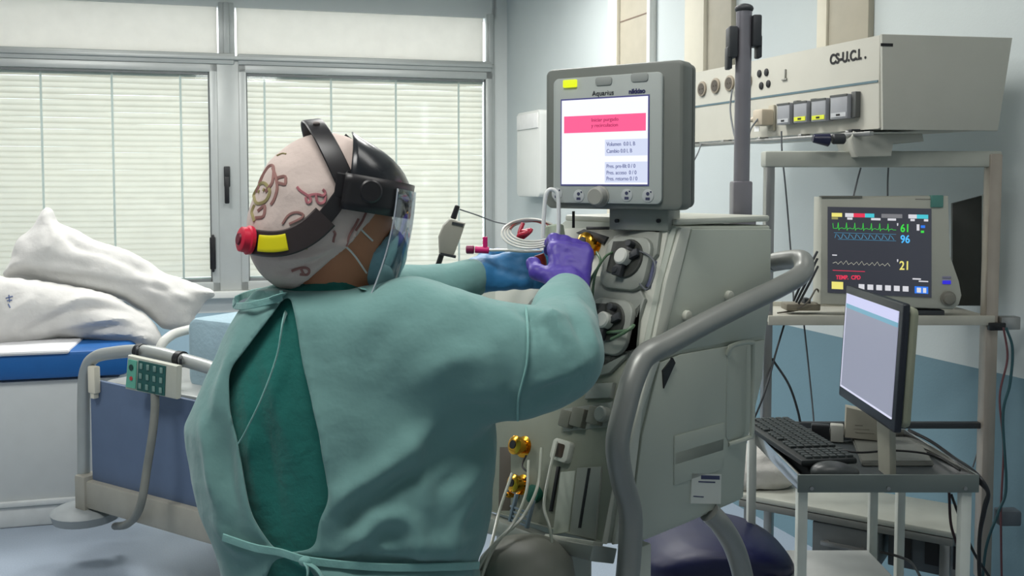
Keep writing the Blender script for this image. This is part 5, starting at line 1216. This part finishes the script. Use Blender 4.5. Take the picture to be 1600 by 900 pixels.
# ties
def onto(x, y, lift=.0):       # point on the gown's camera side under a pixel
    i = np.argmin((px_-x)**2+(py_-y)**2+np.where((n_[:, 1] < 0), 0, 1e6)); p = v[i]; return Vector(p+n_[i]*lift)
tie = cloth('pale_gown_tie', (136, 186, 180), .1, .8)
bm = BM(); add_tube(bm, [onto(452, 466, .006), onto(447, 500, .004), onto(432, 560, .004), onto(412, 620, .004), onto(388, 670, .004), onto(376, 690, .004)], 0, 8, 8, flat=(.0035, .0012), up=(0, -1, 0)); g2 = obj('neck_tie', bm, tie, per)
bm = BM(); add_tube(bm, [onto(398, 470, .006), onto(420, 468, .006), onto(446, 466, .01), onto(470, 462, .008), onto(520, 458, .006), onto(570, 456, .006)], 0, 8, 8, flat=(.005, .0015), up=(0, -1, .2)); add_ball(bm, onto(447, 466, .008), .007, .005, .006); add_tube(bm, [onto(446, 466, .01), onto(415, 462, .012), onto(385, 470, .012), onto(374, 482, .012), onto(395, 484, .012), onto(425, 476, .012), onto(446, 468, .01)], 0, 8, 8, flat=(.006, .0015), up=(0, 0, 1))
obj('neck_tie', bm, tie, per)
bm = BM(); add_tube(bm, [onto(352, 838, .006), onto(400, 852, .008), onto(440, 866, .004), onto(480, 874, .008), onto(540, 882, .01), onto(620, 888, .01), onto(700, 886, .01), onto(742, 880, .006)], 0, 8, 8, flat=(.0065, .002), up=(0, 0, 1)); add_ball(bm, onto(482, 872, .010), .010, .007, .008)
add_tube(bm, [onto(482, 872, .012), onto(494, 890, .012), onto(520, 915, .012)], 0, 8, 6, flat=(.005, .0015), up=(0, -1, 0)); add_tube(bm, [onto(482, 872, .012), onto(484, 895, .012), onto(478, 930, .012)], 0, 8, 6, flat=(.005, .0015), up=(0, -1, 0))
obj('waist_tie', bm, tie, per)
bm = BM(); add_tube(bm, [onto(822, 482, .002), onto(826, 520, .002), onto(822, 570, .002), onto(812, 620, .002), onto(806, 655, .002)], .0022, 6); obj('sleeve_seam', bm, tie, per)

# --- surgical cap
capm = mat('cap_cotton', (200, 184, 176), .85, var=.03, bump=.2, bscale=50)
cf0 = s_union([s_ell(H(-.018, 0, .016), (.116, .106, .122), HA), (s_ell(H(-.050, 0, -.050), (.086, .090, .086), HA), .04)], .03)
facecut = lambda X, Y, Z: ((X-hc[0])*hf[0]+(Y-hc[1])*hf[1]+(Z-hc[2])*hf[2])-.046-np.clip(((X-hc[0])*hu[0]+(Y-hc[1])*hu[1]+(Z-hc[2])*hu[2]), -.2, .2)*.75
inner = s_union([s_ell(H(0, 0, .0), (.100, .080, .114), HA), s_caps(H(-.01, 0, -.06), neck, .058, .062)], .02)
def capf(X, Y, Z):
    return np.maximum(np.maximum(cf0(X, Y, Z), facecut(X, Y, Z)), -inner(X, Y, Z))
v, fc = nets(capf, hc-.2, hc+.2, .0055); v = relax(v, fc, 2); v = wrinkle(v, fc, .004, 14, seed=6)
v = fold(v, fc, [([(400, 400), (450, 405), (520, 390), (570, 350)], 5, .004), ([(420, 425), (480, 415), (540, 380)], 5, -.005), ([(510, 420), (545, 375), (575, 335)], 4, .005), ([(525, 425), (560, 380), (585, 340)], 4, -.004)])
cap = obj('surgical_cap', mesh_of('cap', v, fc), capm, per)
# printed animals on the cap: line drawings lying on its surface
cpx, cpy = project(v); cn = normals(v, fc)
def oncap(x, y, lift=.0012):
    view = (v-np.array([0, 0, CAMZ])); fcg = (cn*view).sum(1) > 0
    d2 = (cpx-x)**2+(cpy-y)**2+fcg*1e6; near = d2 < 150; dist = np.linalg.norm(view, axis=1)
    if near.any(): d2 = d2+(dist > dist[near].min()+.02)*1e5
    i = np.argpartition(d2, 6)[:6]; w_ = 1/(d2[i]+2); w_ /= w_.sum()
    return Vector((v[i]*w_[:, None]).sum(0)+cn[i[0]]*lift)
pr = mat('print_mauve', (150, 110, 104), .8); pg_ = mat('print_khaki', (150, 140, 96), .8); pk_ = mat('print_rose', (176, 110, 116), .8)
def draw(strokes, m_, r=.0012, name='printed_motif'):
    bm = BM()
    for s_ in strokes: add_tube(bm, [oncap(p.x, p.y) for p in smooth_path([(a_, b_, 0) for a_, b_ in s_], 2)], 0, 6, 2, flat=(.0009, r), up=tuple(-hf*.4-np.array([0, 1., 0])))
    obj(name, bm, m_, cap)
draw([[(398, 285), (408, 268), (420, 258), (428, 262), (426, 285), (416, 300)], [(408, 268), (402, 282), (396, 300)], [(426, 262), (434, 285), (432, 305), (424, 320)], [(434, 278), (446, 276), (446, 288), (434, 286)], [(404, 330), (414, 322), (412, 338), (400, 340)]], pr, .0026)
draw([[(392, 300), (402, 286), (416, 288), (422, 300), (416, 314), (402, 318), (392, 308), (392, 300)], [(400, 298), (402, 299)], [(412, 296), (414, 297)], [(396, 320), (392, 332), (398, 345)]], pg_, .0028)
draw([[(464, 292), (472, 300), (482, 306), (486, 314), (480, 316), (478, 308)], [(482, 306), (494, 304), (504, 306), (508, 300), (504, 296)], [(494, 304), (496, 316), (506, 316), (508, 306)]], pk_, .0022)
draw([[(442, 350), (450, 338), (464, 332), (474, 336), (466, 344), (452, 350)]], pr, .002)
draw([[(456, 424), (470, 418), (482, 420), (480, 428), (468, 428)], [(470, 418), (474, 428)]], pr, .0022)
draw([[(572, 330), (566, 345), (556, 360)], [(560, 342), (552, 358), (540, 384)], [(520, 378), (524, 366), (520, 360)]], pr, .002)
draw([[(408, 398), (440, 396), (480, 388)], [(430, 240), (438, 236), (446, 240)]], pg_, .001)
# --- mask
mk = cloth('blue_mask', (150, 196, 208), .2, .7)
mf = s_union([s_ell(H(.082, 0, -.062), (.047, .055, .060), HA), s_ell(H(.108, 0, -.045), (.024, .03, .035), HA)], .02)
cutm = s_ell(H(.0, 0, .0), (.098, .078, .112), HA)
v, fc = nets(lambda X, Y, Z: np.maximum(np.maximum(mf(X, Y, Z), -(cutm(X, Y, Z)-.001)), ((X-hc[0])*-hf[0]+(Y-hc[1])*-hf[1]+(Z-hc[2])*-hf[2])+.042), hc-.22, hc+.22, .005); v = relax(v, fc, 2); v = fold(v, fc, [([(585, 370), (605, 372)], 3, .002), ([(583, 390), (605, 392)], 3, .002), ([(580, 410), (600, 412)], 3, .002)])
msk = obj('face_mask', mesh_of('mask', v, fc), mk, per)
for s in (1, -1):
    bm = BM(); add_tube(bm, [H(.062, s*.056, -.03), H(.035, s*.075, -.012), H(.010, s*.084, .012)], .0018, 6); obj('ear_loop', bm, mat('elastic_white', (220, 220, 216), .7), msk); bm = BM(); add_tube(bm, [H(.060, s*.058, -.085), H(.03, s*.072, -.055), H(.0, s*.083, -.035)], .0018, 6)
    obj('ear_loop', bm, mat('elastic_white', (220, 220, 216), .7), msk)
# --- face shield with harness
bk2 = mat('harness_black', (34, 32, 34), .35, var=.08); 
fs = obj('face_shield', (lambda b: (add_tube(b, [Vector(H(-.01+.122*math.cos(R(-95+190*i/24)), .113*math.sin(R(-95+190*i/24)), .052)) for i in range(25)], 0, 10, 2, flat=(.020, .0028), up=tuple(hu)), b)[-1])(BM()), bk2, per)
for s in (1, -1):
    bm = BM(); add_cyl(bm, H(.035, s*.108, .050), H(.035, s*.127, .050), .019, bev=.003); obj('pivot_cap', bm, bk2, fs)
def radial(f, s, u): 
    return lambda P: (P-Vector(H(-.02, 0, .01)))
bm = BM(); pts = []
for i in range(27):                                    # low band round the back of the head
    a = R(-100+200*i/26); rr = 1.02
    pts.append(Vector(H(-.015-.125*math.cos(a), .112*math.sin(a), -.060+.082*(1-math.cos(a))**3)))
add_tube(bm, pts, 0, 10, 2, flat=(.013, .0026), up=tuple(hu)); 
obj('back_band', bm, bk2, fs)
bm = BM(); pts = []
for i in range(25):                                    # crown band over the top
    a = R(-92+184*i/24); pts.append(Vector(H(.012-.075*math.cos(a), .114*math.sin(a), .03+.124*math.cos(a))))
add_tube(bm, pts, 0, 10, 2, flat=(.016, .0024), up=tuple(hf*1.0+hu*.3)); o = obj('crown_band', bm, bk2, fs)
bm = BM()
for i in (9, 14, 18):
    a = R(-92+184*i/24); p = H(.012-.075*math.cos(a), .114*math.sin(a), .03+.124*math.cos(a)); add_ball(bm, p+(p-H(-.02, 0, .0))*.02, .006, .006, .004)
obj('band_slots', bm, mat('slot_grey', (120, 112, 108), .5), fs)
bm = BM(); pts = []
for i in range(25):                                    # brow band
    a = R(-95+190*i/24); pts.append(Vector(H(-.01+.128*math.cos(a), .113*math.sin(a), .04)))
bm.free()
# side plates (black, broad) and moulded visor cap
def shell(name, f0, f1, u_fun, m_, rows=10, cols=30, th=.003, amax=100, rad=(.150, .122), f_off=-.0, par=fs):
    bm = BM(); g = []
    for j in range(rows+1):
        row = []
        for i in range(cols+1):
            a = R(-amax+2*amax*i/cols); P = u_fun(a, j/rows); row.append(bm.verts.new(P))
        g.append(row)
    for j in range(rows):
        for i in range(cols): bm.faces.new((g[j][i], g[j][i+1], g[j+1][i+1], g[j+1][i]))
    o = obj(name, bm, m_, par); s_ = o.modifiers.new('thickness', 'SOLIDIFY'); s_.thickness = th; return o
def visor(a, t):
    lo_u = .048-.012*math.cos(a); ph = t*R(82)
    c = math.cos(ph); R1 = .124; R2 = .122
    return Vector(H(.0+R1*math.cos(a)*c+ .004, R2*math.sin(a)*(c*.8+.2), lo_u+.098*math.sin(ph)))
shell('visor_cap', 0, 0, visor, mat('visor_black', (30, 32, 36), .22, var=.05), amax=92)
def side(a, t):
    return Vector(H(.002+.126*math.cos(a), .126*math.sin(a), .045-.058*t+.028))
shell('brow_guard', 0, 0, side, bk2, rows=4, amax=95)
def shield(a, t):
    fl_ = .132+.010*math.sin(t*math.pi*.8)
    return Vector(H(.0+fl_*math.cos(a)-.045*t*t, .130*math.sin(a), .062-.250*t))
shell('clear_shield', 0, 0, shield, clear('clear_visor', (236, 240, 244), .05, .04), rows=12, cols=40, th=.001, amax=52)
bm = BM(); pts = [shield(R(a_), 1) for a_ in range(-52, 53, 4)]; add_tube(bm, pts, .0012, 6, 2); 
for s in (-52, 52): add_tube(bm, [shield(R(s), k/8) for k in range(9)], .0012, 6, 2)
obj('shield_rim', bm, mat('rim_clear', (190, 196, 204), .2), fs)
# ratchet knob and yellow label at the back
kp_ = A(411, 374, 1.545); kd = kp_-H(-.02, 0, -.03); kd /= np.linalg.norm(kd)
kp_ = H(-.02, 0, -.03)
bdir = np.array(at(411, 374, 1.60))-np.array(C0); 
kb_ = H(-.132, -.048, -.058); kn = -hf*.95-hs_*.3; kn /= np.linalg.norm(kn)
bm = BM(); add_lathe(bm, kb_, kn, [(0, .023), (.006, .024), (.008, .021), (.018, .020), (.020, .016)], 20); kk = obj('ratchet_knob', bm, mat('ratchet_red', (206, 30, 62), .4), fs)
bm = BM(); add_lathe(bm, kb_+kn*.02, kn, [(0, .010), (.003, .009)], 16); obj('knob_centre', bm, mat('ratchet_dark', (110, 16, 40), .5), kk)
def bandp(deg, out=0, du=0):
    a = R(deg); return Vector(H(-.015-(.125+out)*math.cos(a), (.112+out)*math.sin(a), -.060+.082*(1-math.cos(a))**3+du))
bm = BM(); add_tube(bm, [bandp(d_, .002) for d_ in range(-84, -18, 6)], 0, 10, 2, flat=(.021, .0035), up=tuple(hu)); obj('ratchet_housing', bm, mat('housing_brown_black', (52, 44, 44), .4), fs)
bm = BM(); add_tube(bm, [bandp(d_, .0066) for d_ in range(-60, -32, 4)], 0, 10, 2, flat=(.0135, .0012), up=tuple(hu)); obj('yellow_label', bm, mat('label_yellow', (226, 216, 20), .5), fs)
